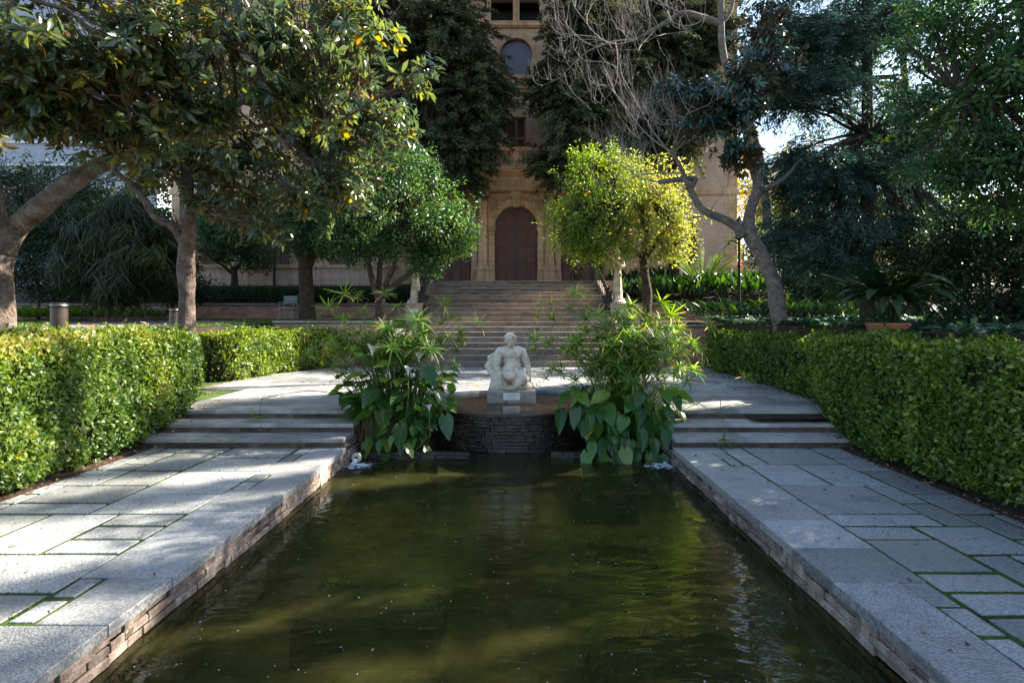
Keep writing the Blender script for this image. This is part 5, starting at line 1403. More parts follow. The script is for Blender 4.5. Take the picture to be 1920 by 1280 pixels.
# fallen papyrus stems over the steps
for par, pts, um in ((pL, [W(658,752,8.3),W(640,738,8.3),W(580,732,8.4),W(520,740,8.4),W(490,748,8.3),W(487,775,8.2)], W(487,778,8.1)),
                     (pR, [W(1265,775,8.3),W(1340,742,8.6),W(1350,748,8.45),W(1356,800,8.0),W(1357,818,7.6)], W(1357,822,7.5)),
                     (pR, [W(1255,735,8.4),W(1310,755,8.5),W(1328,768,8.4)], None)):
    link('bent_stalk', MB().tube(pts, 0.006, 5), M['stalk'], par)
    if um:
        o = bpy.data.objects.new('umbel', UM[3]); COL.objects.link(o); o.parent = par; o.location = Vector(um)-wloc(par); o.rotation_euler = (2.9,0.2,0); o.scale = (1,1,0.8)
def calla_leaf(seed, asp_, cup, bend):
    rs = random.Random(seed); mb = MB(); n = 8
    ys = [-0.16,-0.05,0.08,0.25,0.45,0.65,0.85,1.0]; ws = [0.10,0.26,0.36,0.37,0.32,0.23,0.11,0.0]
    for i,(y,w) in enumerate(zip(ys,ws)):
        w *= asp_; z = -bend*max(0,y)**2; zw = z+cup*w*0.5+0.015*math.sin(i*1.9+seed)
        yo = y+0.05 if i > 0 else y
        if i == 0: mb.v += [(-w*1.6,y,zw),(-w*0.9,y+0.02,z+0.01),(0,y+0.17,0.0),(w*0.9,y+0.02,z+0.01),(w*1.6,y,zw)]
        else: mb.v += [(-w,y,zw+0.02*math.sin(i*2.3)),(-w*0.5,y,z+0.012),(0,max(y,0.04) if i==1 else y,z-0.012),(w*0.5,y,z+0.012),(w,y,zw+0.02*math.cos(i*2.1))]
    for i in range(n-1):
        for k in range(4):
            a = i*5+k; mb.f.append((a,a+1,a+6,a+5))
    me = mb.mesh('leaf', True); at_ = me.attributes.new('rnd','FLOAT','POINT'); at_.data.foreach_set('value', [rs.random()]*len(me.vertices))
    me.materials.append(M['l_calla']); return me
CL = [calla_leaf(i, 0.70+0.12*(i%3), 0.25+0.12*(i%2), 0.10+0.07*(i%4)) for i in range(6)]
def calla(lab, base, spots, seed, flowers):
    rs = random.Random(seed); t = thing('calla_lily', base, lab, 'plant')
    stm = MB()
    for (x,y,z,sz,dn) in spots:
        o = bpy.data.objects.new('leaf', CL[rs.randrange(6)]); COL.objects.link(o); o.parent = t
        o.location = Vector((x,y,z))-wloc(t)
        h = Vector((x-base[0], y-base[1]-0.25, 0)); 
        if h.length < 0.05: h = Vector((rs.uniform(-1,1),-1,0))
        h.normalize(); h = (h+Vector((rs.uniform(-.9,.9),rs.uniform(-.8,.3),0))).normalized()
        D = (h*(1-dn)+Vector((0,0,-dn+rs.uniform(-0.1,0.25)))).normalized()
        Nn = (Vector((0,0,1))*(1-dn*0.6)+h*dn*1.1+Vector((rs.uniform(-.5,.5),rs.uniform(-.6,.1),rs.uniform(-.2,.2)))).normalized()
        X = D.cross(Nn).normalized(); Z = X.cross(D)
        o.rotation_euler = Matrix((X,D,Z)).transposed().to_euler(); o.scale = (sz,sz,sz)
        bx, by = base[0]+(x-base[0])*0.35+rs.uniform(-.12,.12), base[1]+rs.uniform(-.15,.2)
        stm.tube([(bx,by,base[2]),(bx+(x-bx)*0.35,by+(y-by)*0.3,base[2]+(z-base[2])*0.62),(bx+(x-bx)*0.8,by+(y-by)*0.8,z+0.04),(x,y,z)], [0.011,0.009,0.007,0.005], 5, cap=False)
    link('stalks', stm, M['stalk'], t, kind='stuff')
    for (px,py,d,s_,rz) in flowers:
        x,y,z = W(px,py,d)
        sp = MB(); n = 14
        for k in range(7):
            u = k/6
            for i in range(n):
                a = 2*PI*i/n; r = 0.012+0.062*u**1.6; fl_ = 1+0.7*u*max(0,math.cos(a))**2
                sp.v.append((x+s_*r*fl_*math.cos(a+rz), y+s_*r*math.sin(a+rz), z+s_*(0.16*u-0.12-0.035*u**3*(1 if math.cos(a)>-.3 else 0))))
        for k in range(6):
            for i in range(n):
                j = (i+1)%n; sp.f.append((k*n+i,k*n+j,(k+1)*n+j,(k+1)*n+i))
        f = link('flower', smooth(sp.mesh('flower')), M['calla_white'], t)
        link('spadix', MB().tube([(x,y,z-s_*0.08),(x,y,z+s_*0.02)], [0.007,0.004], 6), M['spadix'], f)
        link('flower_stalk', MB().tube([(base[0]+(x-base[0])*0.5, y+0.1, base[2]),(x,y+0.03,z-0.4),(x,y,z-s_*0.12)], 0.007, 5), M['stalk'], t)
    return t
rs = random.Random(9); sp = []
for _ in range(225):      # left clump, from the crown of the plant down to the water
    a = rs.uniform(0, 2*PI); q = rs.random(); r = 0.10+0.55*math.sqrt(rs.random()); z = 1.0-q*0.95
    sp.append((-1.62+r*math.cos(a)*(0.6+0.9*math.sin(PI*min(1,q+0.25))), 8.35+r*0.6*math.sin(a)-0.10*q, z-0.10, rs.uniform(0.12,0.26), 0.05+0.55*q))
for px,py,sz,dn in ((655,742,.34,.3),(700,730,.36,.4),(750,735,.34,.4),(800,690,.32,.5),(820,735,.3,.6),(835,780,.34,.7),(690,780,.3,.8),(750,800,.34,.9),(800,840,.28,.6),(725,850,.22,.4),(640,790,.22,.9),(690,665,.34,.1),(735,680,.3,.1),(720,760,.36,.8),(845,690,.2,.1)):
    x,y,z = W(px,py,8.0+rs.uniform(-.1,.2)); sp.append((x,y,z,sz,dn))
calla('calla lily clump with white flowers in the left planter beside the basin', (-1.6,8.5,-0.2), sp, 3, ((698,650,8.1,1.0,0.2),(786,665,8.2,0.8,2.0),(765,690,8.0,0.75,-0.4),(805,760,7.9,0.6,2.5)))
rs = random.Random(19); sp = []
for _ in range(92):
    a = rs.uniform(0, 2*PI); q = rs.random(); r = 0.10+0.60*math.sqrt(rs.random()); z = 0.80-q*0.95
    sp.append((1.57+r*math.cos(a)*(0.6+0.75*math.sin(PI*min(1,q+0.25))), 8.25+r*0.6*math.sin(a)-0.15*q, z-0.08, rs.uniform(0.18,0.36), 0.35+0.5*q))
for i in range(46):
    px, py = rs.uniform(1078,1255), rs.uniform(735,862)
    x,y,z = W(px, py, 8.0-0.25*(py-735)/127+rs.uniform(-.08,.08)); sp.append((x,y,z+0.03,rs.uniform(.20,.34),rs.uniform(0.45,0.9)))
calla('broad leaved clump hanging down to the water in the right planter beside the basin', (1.6,8.45,-0.2), sp, 4, ())

# ================================================================== TREES
def blob(px, py, d, rx, ry, rd, n):
    x,y,z = W(px,py,d); k = d/FPX
    return (x,y,z, rx*k, rd, ry*k, n)
def tree(name, lab, cat, trunks, blobs, mode, per, crad, length, wid, tmpl, lm, bark, lr=(0.05,0.012), thin=0.0, ns=0.6, shell=0.5, tone=None, lper=9, up=0.5, rough=0.10, twigs=True, group=None):
    base = trunks[0][0][0]
    t = thing(name, base, lab, cat, group)
    mb = MB(); tips = []
    for pts, rad in trunks:
        P = [Vector(p) for p in pts]; R = list(rad)
        # refine the path (Catmull-Rom)
        Q, RR = [], []
        for i in range(len(P)-1):
            p0 = P[max(i-1,0)]; p1 = P[i]; p2 = P[i+1]; p3 = P[min(i+2,len(P)-1)]
            for k in range(4):
                u = k/4
                Q.append(0.5*((2*p1)+(p2-p0)*u+(2*p0-5*p1+4*p2-p3)*u*u+(3*p1-p0-3*p2+p3)*u**3)); RR.append(R[i]+(R[i+1]-R[i])*u)
        Q.append(P[-1]); RR.append(R[-1])
        mb.tube(Q, RR, 16, rough); tips += [tuple(q) for q in Q[-max(2,len(Q)//2)::2]] + [tuple(P[-1])]
    me = mb.mesh('trunk', True)
    link('trunk', me, M[bark], t)
    if blobs:
        C, O = clusters_in(blobs, thin, ns, shell)
        br = MB(); limbs(br, tips, C, lr[0], lr[1], lper, twig=twigs)
        if br.v: link('branches', br, M[bark], t)
        link('crown', crown_leaves('crown', C, O, mode, per, crad, length, wid, tmpl, tone, up), M[lm], t, kind='stuff')
    return t
GY = lambda d: gz(d)-0.1
def foot(px, d, dz=0): 
    x = W(px,0,d)[0]; return (x, d, (gz(d) if d < 22.2 else 2.3)-0.1+dz)

# magnolias left
tree('magnolia_tree', 'near pale barked magnolia at the left edge with a thick branch leaning right', 'tree',
     [([foot(-2,6.9), W(0,560,6.9), W(-3,490,6.9), W(8,440,6.9)], [0.20,0.14,0.155,0.125]),
      ([W(4,475,6.9), W(28,430,6.9), W(90,376,6.9), W(160,328,7.0), W(240,285,7.2), W(345,248,7.5), W(470,238,7.8), W(600,232,8.0)], [0.125,0.125,0.115,0.10,0.065,0.045,0.03,0.02]),
      ([W(4,450,6.9), W(-15,380,6.7), W(-40,250,6.4), W(-20,100,6.2), W(40,-40,6.2)], [0.13,0.12,0.11,0.08,0.05])],
     [blob(60,90,6.0,170,110,0.9,210), blob(260,100,6.6,190,120,1.0,260), blob(470,90,7.2,190,110,1.0,260), blob(220,235,7.0,170,60,0.9,130), blob(400,220,7.4,150,60,0.8,130), blob(560,190,7.7,130,60,0.8,110), blob(650,60,7.6,120,90,0.8,110), blob(730,150,7.7,130,30,0.5,55), blob(120,-120,6.5,400,120,1.5,150), blob(560,-130,7.5,260,110,1.2,90), blob(60,205,6.4,100,50,0.5,75), blob(90,-5,6.2,130,50,0.7,130), blob(20,60,6.4,60,90,0.5,90), blob(70,170,6.5,110,50,0.5,90), blob(-20,230,7.5,60,60,0.5,30)],
     'rosette', 11, 0.16, 0.165, 0.36, T_BROAD, 'l_mag', 'bark_mag', (0.022,0.009), 0.33, 1.1, 0.2, lper=12)
tree('magnolia_tree', 'upright magnolia with knobbly pale trunk behind the left hedge, next to the dark bollard', 'tree',
     [([foot(350,11.5), W(351,560,11.5), W(349,500,11.5), W(352,440,11.5), W(350,370,11.5), W(352,280,11.6), W(345,150,11.7), W(352,20,11.7)], [0.17,0.145,0.165,0.14,0.125,0.10,0.08,0.05]),
      ([W(345,455,11.5), W(325,425,11.4), W(290,405,11.3), W(262,362,11.2), W(215,320,11.0)], [0.10,0.085,0.075,0.06,0.04]),
      ([W(356,400,11.5), W(385,350,11.7), W(430,300,11.9), W(500,230,12)], [0.09,0.07,0.055,0.03])],
     [blob(420,290,11.8,210,95,1.6,360), blob(600,270,11.8,140,90,1.3,260), blob(270,290,11.2,130,60,1.2,150), blob(470,170,12,260,110,1.8,360), blob(560,390,11.2,80,50,0.6,60), blob(440,380,11.4,90,40,0.6,60), blob(500,430,11.2,70,30,0.5,26), blob(640,350,11.3,80,50,0.7,70), blob(700,225,11.5,100,70,0.9,120), blob(430,-10,12,320,120,2.0,170), blob(230,120,11.8,160,120,1.5,90)],
     'rosette', 10, 0.19, 0.19, 0.38, T_BROAD, 'l_mag', 'bark_mag', (0.035,0.011), 0.27, 0.9, 0.15, lper=12)
tree('garden_tree', 'tree with straight brown trunk before the brick wall, right of the green chair', 'tree',
     [([foot(576,20.3), W(574,540,20.3), W(573,490,20.3), W(577,430,20.3)], [0.30,0.24,0.22,0.14]), ([W(576,510,20.3), W(592,470,20.2), W(606,440,20.2)], [0.12,0.09,0.06]), ([W(572,505,20.3), W(555,470,20.3), W(540,440,20.3)], [0.11,0.08,0.05])],
     [blob(560,420,20.3,75,65,1.4,300), blob(620,445,20.0,55,45,1.0,160), blob(590,360,20.5,90,60,1.4,240)], 'leaf', 30, 0.30, 0.12, 0.45, T_DIA, 'l_citrus', 'bark_dark', (0.06,0.015), 0.1, 0.8, 0.4)
tree('orchard_tree', 'small tree forking low against the pink plinth, left of the thin lamp post', 'tree',
     [([foot(440,23.4), W(440,530,23.4), W(438,500,23.4)], [0.16,0.13,0.10]), ([W(438,515,23.4), W(420,500,23.4), W(405,490,23.4)], [0.07,0.05,0.03]), ([W(439,510,23.4), W(452,490,23.4), W(462,470,23.4)], [0.07,0.05,0.03])],
     [blob(440,440,23.4,70,62,1.4,360), blob(400,420,23.4,40,50,1.0,110), blob(480,470,23.4,40,40,0.8,100)], 'leaf', 26, 0.30, 0.13, 0.45, T_DIA, 'l_citrus', 'bark_dark', (0.05,0.014), 0.16, 0.9, 0.4)
tree('orange_tree', 'round dark green orange tree with several stems left of the stairs', 'tree',
     [([foot(712,17.6), W(712,600,17.6), W(712,560,17.6), W(700,530,17.6), W(690,490,17.6), W(690,440,17.6)], [0.20,0.17,0.14,0.10,0.07,0.05]),
      ([W(712,560,17.6), W(725,530,17.5), W(738,500,17.4), W(748,440,17.4)], [0.11,0.09,0.07,0.05]), ([W(714,560,17.6), W(745,530,17.5), W(780,505,17.4), W(810,480,17.4)], [0.10,0.08,0.06,0.04]), ([W(711,555,17.6), W(712,500,17.8), W(720,430,17.9)], [0.09,0.07,0.05])],
     [blob(740,400,17.6,120,105,1.9,680), blob(820,430,17.4,75,55,1.2,230), blob(690,350,17.6,90,70,1.5,300), blob(760,320,17.8,70,45,1.2,170), blob(670,430,17.6,70,65,1.3,230), blob(800,490,17.3,40,35,0.7,70), blob(855,435,17.4,42,32,0.7,80)], 'leaf', 27, 0.28, 0.115, 0.45, T_FOLD, 'l_citrus', 'bark_dark', (0.05,0.012), 0.22, 1.4, 0.4)
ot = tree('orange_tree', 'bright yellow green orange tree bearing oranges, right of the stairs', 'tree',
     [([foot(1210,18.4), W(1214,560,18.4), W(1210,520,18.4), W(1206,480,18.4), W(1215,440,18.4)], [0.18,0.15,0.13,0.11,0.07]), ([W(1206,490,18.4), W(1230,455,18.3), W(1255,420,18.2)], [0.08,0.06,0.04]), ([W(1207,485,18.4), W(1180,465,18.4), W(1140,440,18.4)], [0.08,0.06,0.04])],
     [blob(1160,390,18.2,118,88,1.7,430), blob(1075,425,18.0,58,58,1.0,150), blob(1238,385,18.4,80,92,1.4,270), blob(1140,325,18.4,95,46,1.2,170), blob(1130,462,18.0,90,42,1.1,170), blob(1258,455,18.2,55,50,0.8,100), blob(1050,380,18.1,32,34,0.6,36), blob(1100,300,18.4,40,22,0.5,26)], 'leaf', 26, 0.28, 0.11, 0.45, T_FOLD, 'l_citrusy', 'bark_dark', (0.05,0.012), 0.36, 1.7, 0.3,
     tone=lambda P, r: np.clip(r*0.65+0.42*np.clip((P[:,0]-2.0)/2.5,0,1)+0.08, 0, 1))  # sunlit yellow right side and shaded green left are put into the leaf tone
om = MB().lathe(0,0,[(0.0,-0.045),(0.025,-0.038),(0.042,-0.015),(0.045,0.005),(0.036,0.028),(0.018,0.042),(0,0.045)],10).mesh('orange'); smooth(om); om.materials.append(M['orange'])
rs = random.Random(4)
for _ in range(16):
    a = rs.uniform(0.9*PI, 2.1*PI); u = rs.uniform(-1,1)
    p = W(1165+110*math.cos(a)*math.sqrt(1-u*u), 395-75*u, 18.2); 
    o = bpy.data.objects.new('orange', om); COL.objects.link(o); o.parent = ot
    o.location = Vector((p[0], 18.2-1.7*abs(math.sin(a))*math.sqrt(1-u*u)*0.95, p[2]))-wloc(ot)

# tall dark cypresses
cyt = dict(mode='spray', per=120, crad=0.46, length=0.16, wid=0.34, tmpl=T_DIA, lm='l_cypress', bark='bark_dark', lr=(0.07,0.018), ns=0.5, shell=0.30, lper=14)
tree('cypress_tree', 'tall dark cypress left of the central windows, hanging over the left arched door', 'tree',
     [([foot(800,22.6), W(800,400,22.6), W(805,200,22.6), W(800,0,22.6), W(800,-150,22.6)], [0.32,0.28,0.24,0.18,0.10])],
     [blob(835,60,22.6,88,95,1.9,310), blob(780,120,22.8,120,120,2.0,380), blob(880,180,22.4,84,85,1.7,320), blob(850,275,22.3,88,62,1.6,280), blob(760,270,22.6,90,70,1.6,130), blob(730,30,23,90,130,1.8,200), blob(868,335,22.2,42,22,0.8,40), blob(800,-110,22.8,150,120,2.2,180), blob(895,200,22.3,45,60,1.0,60), blob(660,60,23.2,70,150,1.6,130)], thin=0.05, **cyt)
tree('cypress_tree', 'tall dark cypress right of the central windows above the bright orange tree', 'tree',
     [([foot(1090,22.8), W(1090,400,22.8), W(1085,200,22.8), W(1090,0,22.8), W(1090,-150,22.8)], [0.32,0.28,0.24,0.18,0.10])],
     [blob(1092,50,22.8,72,90,1.7,310), blob(1068,150,22.6,66,60,1.5,220), blob(1075,230,22.5,72,62,1.5,250), blob(1055,305,22.3,62,36,1.1,150), blob(1150,120,23.0,70,120,1.6,330), blob(1160,240,23.0,70,80,1.4,260), blob(1100,-100,22.9,120,110,2.0,140), blob(1020,170,22.4,40,30,0.8,40)], thin=0.08, **cyt)
cy2 = dict(cyt); cy2['lm'] = 'l_back'
tree('cypress_tree', 'olive brown backlit conifer behind the bare twigs at upper right', 'tree',
     [([foot(1265,24.0), W(1265,300,24.0), W(1260,60,24.0), W(1262,-60,24.0)], [0.30,0.24,0.16,0.1])],
     [blob(1235,70,24.2,80,120,1.7,330), blob(1290,170,24.2,80,110,1.5,300), blob(1240,250,24.0,70,70,1.3,200), blob(1335,60,24.2,50,100,1.2,170)], thin=0.1, **cyt)

# leaning tree right: pale trunk, bare twigs and a cluster of leathery leaves
D2 = 12.0
lt = tree('leaning_tree', 'pale leaning tree forking into a bare twiggy limb and a leafy limb', 'tree',
     [([foot(1466,D2), W(1460,580,D2), W(1450,530,D2), W(1428,480,D2), W(1405,435,D2), W(1407,395,D2), W(1421,350,D2), W(1408,300,D2), W(1395,230,D2), W(1380,150,D2)], [0.185,0.165,0.15,0.14,0.14,0.105,0.10,0.09,0.065,0.035]),
      ([W(1398,440,D2), W(1365,415,D2-.05), W(1320,395,D2-.1), W(1296,360,D2-.1), W(1281,325,D2-.1), W(1262,285,D2-.1)], [0.095,0.085,0.075,0.065,0.045,0.03]),
      ([W(1296,350,D2-.1), W(1300,335,D2), W(1235,342,D2-.2)], [0.05,0.06,0.045]),
      ([W(1421,350,D2), W(1440,352,D2), W(1475,330,D2+.2), W(1500,300,D2+.3)], [0.08,0.06,0.045,0.025])],
     [blob(1380,190,11.6,66,76,0.8,130), blob(1290,175,11.5,80,25,0.5,60), blob(1390,290,11.6,55,35,0.6,50), blob(1440,110,11.9,70,80,0.7,100), blob(1330,225,11.6,70,45,0.5,60), blob(1450,20,11.9,60,40,0.6,45)], 'rosette', 12, 0.13, 0.165, 0.40, T_BROAD, 'l_magdark', 'bark_grey', (0.03,0.009), 0.0, 0.8, 0.3, lper=8)
tw = MB(); trs = random.Random(12)
def twig(p, d, ln, r, depth):
    p = Vector(p); d = Vector(d).normalized(); pts = [p]; rad = [r]
    bendv = Vector((trs.uniform(-.6,.5), trs.uniform(-.5,.5), trs.uniform(-0.3,0.8) if depth > 1 else trs.uniform(0.2,1.3)))
    n = 5
    for i in range(n):
        d = (d + bendv*0.42 + Vector((trs.uniform(-.12,.12),trs.uniform(-.12,.12),trs.uniform(-.1,.1)))).normalized()
        p = p + d*(ln/n); pts.append(p.copy()); rad.append(r*(1-0.45*(i+1)/n))
    tw.tube(pts, rad, 5 if r > 0.012 else 4, cap=depth == 0)
    if depth > 0:
        for k in range(trs.choice((2,3,3))):
            i = trs.choice((2,3,4,5)); sd = Vector((trs.uniform(-1,1),trs.uniform(-.8,.8),trs.uniform(-.35,.9)))
            twig(pts[i], (d*0.45+sd+Vector((-0.35,0,-0.05))), ln*trs.uniform(0.6,0.9), rad[i]*0.70, depth-1)
        twig(pts[-1], d, ln*0.75, rad[-1]*0.95, depth-1)
for (a, b_, ln, r, dp) in ((W(1262,285,11.9), (-1,-0.1,0.35), 0.9, 0.020, 4), (W(1281,325,11.9), (-1,0.1,0.05), 0.9, 0.018, 4), (W(1235,342,11.8), (-1,0,0.2), 0.7, 0.017, 4),
                           (W(1270,300,11.9), (-0.8,0.3,0.8), 1.0, 0.020, 4), (W(1330,400,11.9), (0.4,0.2,1), 0.5, 0.010, 2), (W(1262,285,11.9), (0.1,-0.3,0.9), 0.8, 0.018, 3)):
    twig(a, b_, ln, r, dp)
link('twigs', tw, M['twig_pale'], lt)
tw = MB(); bt_ = tree('bare_tree', 'high bare limbed tree crossing the sunlit gap at the upper right of the mansion', 'tree',
     [([foot(1455,16), W(1446,480,16), W(1425,300,16), W(1385,180,16), W(1358,110,16), W(1352,40,16), W(1355,-80,16)], [0.16,0.13,0.12,0.11,0.10,0.09,0.07]),
      ([W(1352,45,16), W(1320,35,16), W(1280,25,16), W(1235,50,16), W(1190,75,16)], [0.09,0.085,0.07,0.045,0.03]), ([W(1352,45,16), W(1372,15,16), W(1385,-60,16)], [0.06,0.05,0.03])], None, '', 0,0,0,0,None,None,'bark_grey')
for (a, b_, ln, r, dp) in ((W(1190,75,16), (-1,0,0.1), 1.4, 0.028, 4), (W(1235,50,16), (-0.6,0,-0.6), 1.2, 0.022, 4), (W(1280,25,16), (-0.9,0,0.2), 1.3, 0.022, 4), (W(1320,35,16), (-0.6,0,-1), 1.1, 0.018, 3), (W(1190,75,16), (-0.9,0.1,-0.4), 1.3, 0.022, 4)):
    twig(a, b_, ln, r, dp)
link('twigs', tw, M['twig_pale'], bt_)

# feathery conifer right
cf = dict(mode='spray', per=90, crad=0.42, length=0.115, wid=0.20, tmpl=T_DIA, lm='l_conifer', bark='bark_dark', ns=0.6, shell=0.25, lper=9)
tree('conifer_tree', 'feathery dark conifer with a straight reddish trunk right of the leaning tree', 'tree',
     [([foot(1628,13.5), W(1628,500,13.5), W(1627,300,13.5), W(1625,100,13.5), W(1622,-60,13.5)], [0.20,0.15,0.13,0.10,0.06])],
     [blob(1540,80,13.3,110,70,1.2,200), blob(1500,170,13.0,100,60,1.1,170), blob(1570,330,12.8,120,50,1.2,130), blob(1500,300,12.9,60,45,0.9,60), blob(1485,345,13.0,50,60,0.9,70), blob(1460,60,13.2,50,70,0.8,60), blob(1640,440,12.6,180,55,1.3,260), blob(1560,495,12.4,90,28,0.9,60), blob(1700,250,13.5,120,110,1.3,230), blob(1650,30,13.6,130,70,1.3,190), blob(1780,470,12.4,120,45,1.2,100), blob(1620,-60,13.6,130,60,1.3,60), blob(1480,440,13.0,70,40,1.0,60)], lr=(0.045,0.012), thin=0.0, **cf)
# broadleaf right, near
tree('broadleaf_tree', 'leafy dark green tree filling the upper right corner, nearest on the right', 'tree',
     [([foot(1985,8.4), W(1985,450,8.4), W(1960,250,8.4), W(1930,80,8.4), W(1900,-80,8.4)], [0.17,0.14,0.12,0.09,0.05]), ([W(1965,280,8.4), W(1880,200,8.3), W(1800,170,8.3)], [0.06,0.045,0.03])],
     [blob(1780,70,8.5,110,75,0.9,120), blob(1890,140,8.2,110,90,0.9,150), blob(1760,210,8.5,100,50,0.8,75), blob(1860,290,8.1,110,60,0.8,120), blob(1770,330,8.5,90,35,0.7,60), blob(1850,-60,8.4,200,80,1.3,130), blob(1980,100,8.4,110,260,1.3,200), blob(1880,390,8.2,70,35,0.6,35)], 'tuft', 20, 0.17, 0.115, 0.40, T_FOLD, 'l_broad', 'bark_dark', (0.03,0.009), 0.05, 1.0, 0.3)
tree('broadleaf_tree', 'yellow green backlit tree seen through the conifer at right', 'tree',
     [([foot(1720,19), W(1720,400,19), W(1700,200,19), W(1690,60,19)], [0.2,0.17,0.13,0.07])],
     [blob(1620,180,19,140,110,2.0,200), blob(1780,250,19,170,90,2.0,280), blob(1510,420,20,100,60,1.6,130), blob(1700,400,18.5,180,70,1.6,300), blob(1600,70,19,120,60,1.6,110)], 'leaf', 24, 0.30, 0.13, 0.45, T_DIA, 'l_broad', 'bark_dark', (0.05,0.013), 0.42, 0.7, 0.3, tone=lambda P, r: np.clip(r*0.6+0.4,0,1))
# unseen trees added beyond the right edge to throw shade over pool and paving
tree('broadleaf_tree', 'dense unseen tree added outside the right edge of the view for its shade', 'tree',
     [([(9.6,3.4,1.2),(9.7,3.4,3.5),(9.5,3.5,6.5)], [0.2,0.16,0.10])],
     [(9.3,4.2,5.2,2.3,3.2,2.0,420),(9.8,1.5,4.8,2.0,2.2,1.8,240),(9.2,7.2,4.6,1.8,2.0,1.5,210),(7.6,3.0,3.9,0.9,1.8,0.9,90),(7.9,5.0,4.5,1.0,2.2,1.1,120),(8.7,6.0,5.1,1.0,1.7,1.1,130)], 'tuft', 15, 0.26, 0.15, 0.45, T_DIA, 'l_broad', 'bark_dark', (0.06,0.015), 0.0, 0.8, 0.2)
for i, (yy, rr_, hh) in enumerate(((9.35,0.28,13.4),(10.55,0.36,14.4),(11.5,0.20,12.6),(12.55,0.42,15.2),(13.75,0.24,16.1),(8.3,0.4,17.0))):  # unseen columns, added and spaced to lay shadow streaks on the left paving
    xx = 12.4+0.5*math.sin(i*2.3)
    o = tree('shadow_streak_cypress', ('slim','stout','slimmest','stoutest','tall narrow','nearest wide')[i]+' columnar cypress of the unseen row added off the right edge for shadow streaks', 'tree',
         [([(xx,yy,1.3),(xx,yy,hh*0.5),(xx,yy,hh-1)], [0.12,0.09,0.04])], [(xx,yy,hh*0.55,rr_*0.8,rr_*0.8,hh*0.42,260),(xx,yy,hh-3.4,rr_,rr_,3.2,150)], 'tuft', 16, 0.22, 0.15, 0.4, T_DIA, 'l_cypress', 'bark_dark', (0.03,0.01), 0.0, 0.8, 0.2, group='added row of unseen cypresses for shadow streaks', twigs=False)

# shrubs
def shrub(name, lab, blobs, per, crad, length, wid, lm, mode='leaf', thin=0.05, tmpl=T_DIA, shell=0.5, tone=None):
    b0 = blobs[0]; d = b0[1]; base = (b0[0], d, gz(d)-0.05)
    return tree(name, lab, 'shrub', [([base, (b0[0]+0.05,d,base[2]+0.35),(b0[0],d,b0[2])], [0.06,0.05,0.03])], blobs, mode, per, crad, length, wid, tmpl, lm, 'bark_dark', (0.03,0.010), thin, 0.8, shell, tone, lper=12)
shrub('dark_shrub', 'dark shrub mass behind the near magnolia trunk at the far left', [blob(70,470,20,70,90,1.6,400), blob(140,450,21,80,90,1.6,320), blob(10,380,22,70,80,1.5,240), blob(110,350,22,90,50,1.5,160)], 30, 0.3, 0.12, 0.5, 'l_dark')
wp = shrub('weeping_plant', 'large weeping dark green plant with hanging blades behind the lawn', [blob(200,430,17.5,80,45,1.1,120), blob(270,440,17.5,65,60,1.0,120), blob(170,500,17.3,55,60,0.9,90), blob(240,505,17.2,70,50,0.9,110)], 1, 0.3, 0.2, 0.1, 'l_weep')
bpy.data.objects.remove([c for c in wp.children if c.name.startswith('crown')][0])
n = 16000; C, O = clusters_in([blob(160,405,17.8,40,25,0.7,26), blob(230,395,17.5,45,28,0.8,34), blob(290,425,17.5,45,28,0.8,30), blob(200,450,17.2,75,38,0.9,60), blob(270,480,17.2,60,40,0.9,50), blob(150,500,17.3,42,50,0.9,45), blob(235,520,17.0,75,35,0.9,50)], 0, 1, 0.5)
ix = RNG.integers(0, len(C), n); P = C[ix]+0.12*RNG.normal(size=(n,3)); hd_ = unit(n)*np.array([1,1,0]); D = hd_*0.75+np.array([0,0,-0.85])*RNG.uniform(0.4,1.3,(n,1))
link('crown', leafmesh('crown', P, D, O[ix]+0.4*unit(n), RNG.uniform(0.35,0.75,n), 0.05, T_BLADE, 0.35*RNG.random(n)+0.65*RNG.random(len(C))[ix]), M['l_weep'], wp, kind='stuff')
shrub('dark_shrub', 'dark shrub between the two magnolia trunks by the brick wall', [blob(320,490,20.5,40,70,1.0,200), blob(345,540,20.5,60,30,0.8,80)], 30, 0.3, 0.12, 0.5, 'l_dark')
shrub('dark_shrub', 'dense shadowy shrub wall at the right edge behind the hedge', [blob(1850,480,10.5,150,110,0.8,420), blob(1960,520,9.5,140,120,0.8,260), blob(1740,500,11.5,80,90,0.7,200), blob(1880,600,10,160,40,0.7,160), (8.3,8.2,3.9,0.9,2.2,1.2,200)], 30, 0.24, 0.085, 0.5, 'l_dark')
shrub('dark_shrub', 'dark leafy shrub behind the slim black post right of the leaning trunk', [blob(1540,510,18,75,70,1.2,330), blob(1470,470,19,60,60,1.1,170), blob(1600,540,17,70,50,1.0,150)], 26, 0.28, 0.12, 0.5, 'l_dark', tone=lambda P,r: np.clip(r*1.3,0,1))
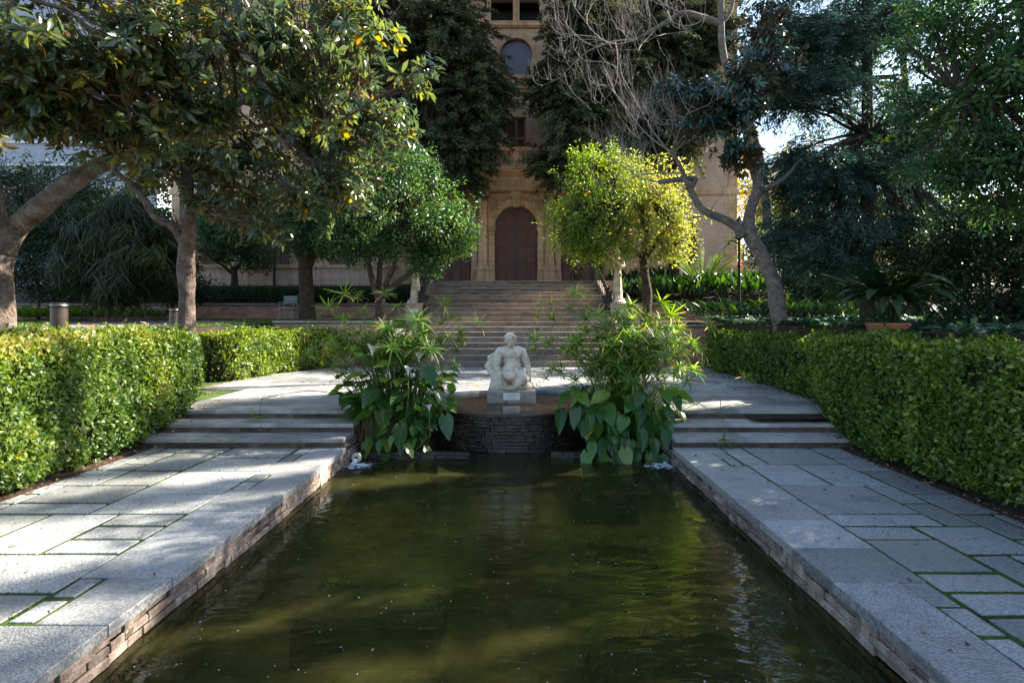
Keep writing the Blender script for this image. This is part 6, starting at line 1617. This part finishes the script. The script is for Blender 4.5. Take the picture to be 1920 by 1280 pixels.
shrub('golden_shrub', 'sunlit golden foliage glimpsed between the forks of the leaning tree', [blob(1440,385,29,45,40,1.6,200), blob(1390,330,30,30,60,1.5,60), blob(1500,330,30,60,60,1.6,120)], 22, 0.4, 0.17, 0.5, 'l_back')
far_ = []
for i in range(16):
    px = 1330+i*58; far_.append(blob(px, 450+20*math.sin(i*2.1), 38+3*math.sin(i), 60, 90+30*math.sin(i*1.3), 2.0, 80))
C, O = clusters_in(far_, 0.1, 0.3, 0.4)
link('far_treeline', crown_leaves('far_treeline', C, O, 'leaf', 22, 0.8, 0.35, 0.5, T_DIA), M['l_back'], kind='stuff')
fl_ = [blob(-250+i*90, 400+20*math.sin(i*1.7), 34, 80, 90, 2.0, 70) for i in range(8)]
C, O = clusters_in(fl_, 0.1, 0.3, 0.4)
link('far_foliage', crown_leaves('far_foliage', C, O, 'leaf', 22, 0.8, 0.33, 0.5, T_DIA), M['l_dark'], kind='stuff')
# young palm by the plinth
pb_ = W(1318,545,23.4)
pm = thing('young_palm', (pb_[0], 23.4, 2.4), 'young feather palm with arching fronds against the pink plinth at right', 'palm')
prs = random.Random(8)
for i in range(17):
    a = 2*PI*i/17+prs.uniform(-.2,.2); ln = prs.uniform(1.6,2.3); h = Vector((math.cos(a), 0.5*math.sin(a)-0.15, 0)); st = prs.uniform(0.5,0.95)
    pts = [Vector((pb_[0],23.4,2.45))+h*(ln*st*t*0.8)+Vector((0,0,ln*(1.25*t-0.55*t*t*st))) for t in [q/9 for q in range(10)]]
    fr = link('frond', MB().tube(pts, [0.022-0.002*q for q in range(10)], 4, cap=False), M['stalk'], pm)
    P, D, U = [], [], []
    for q in range(2,10):
        for w in range(5):
            t = w/5; p = pts[q-1].lerp(pts[q],t); dr = (pts[q]-pts[q-1]).normalized(); sd = dr.cross(Vector((0,0,1))).normalized()
            for s in (-1,1): P.append(tuple(p)); D.append(tuple(dr*0.7+sd*s*0.8+Vector((0,0,0.1)))); U.append((0,0,1))
    link('leaflets', leafmesh('leaflets', np.array(P), np.array(D), np.array(U), 0.36, 0.05, T_DIA, RNG.random(len(P))), M['l_grass'], fr, kind='stuff')
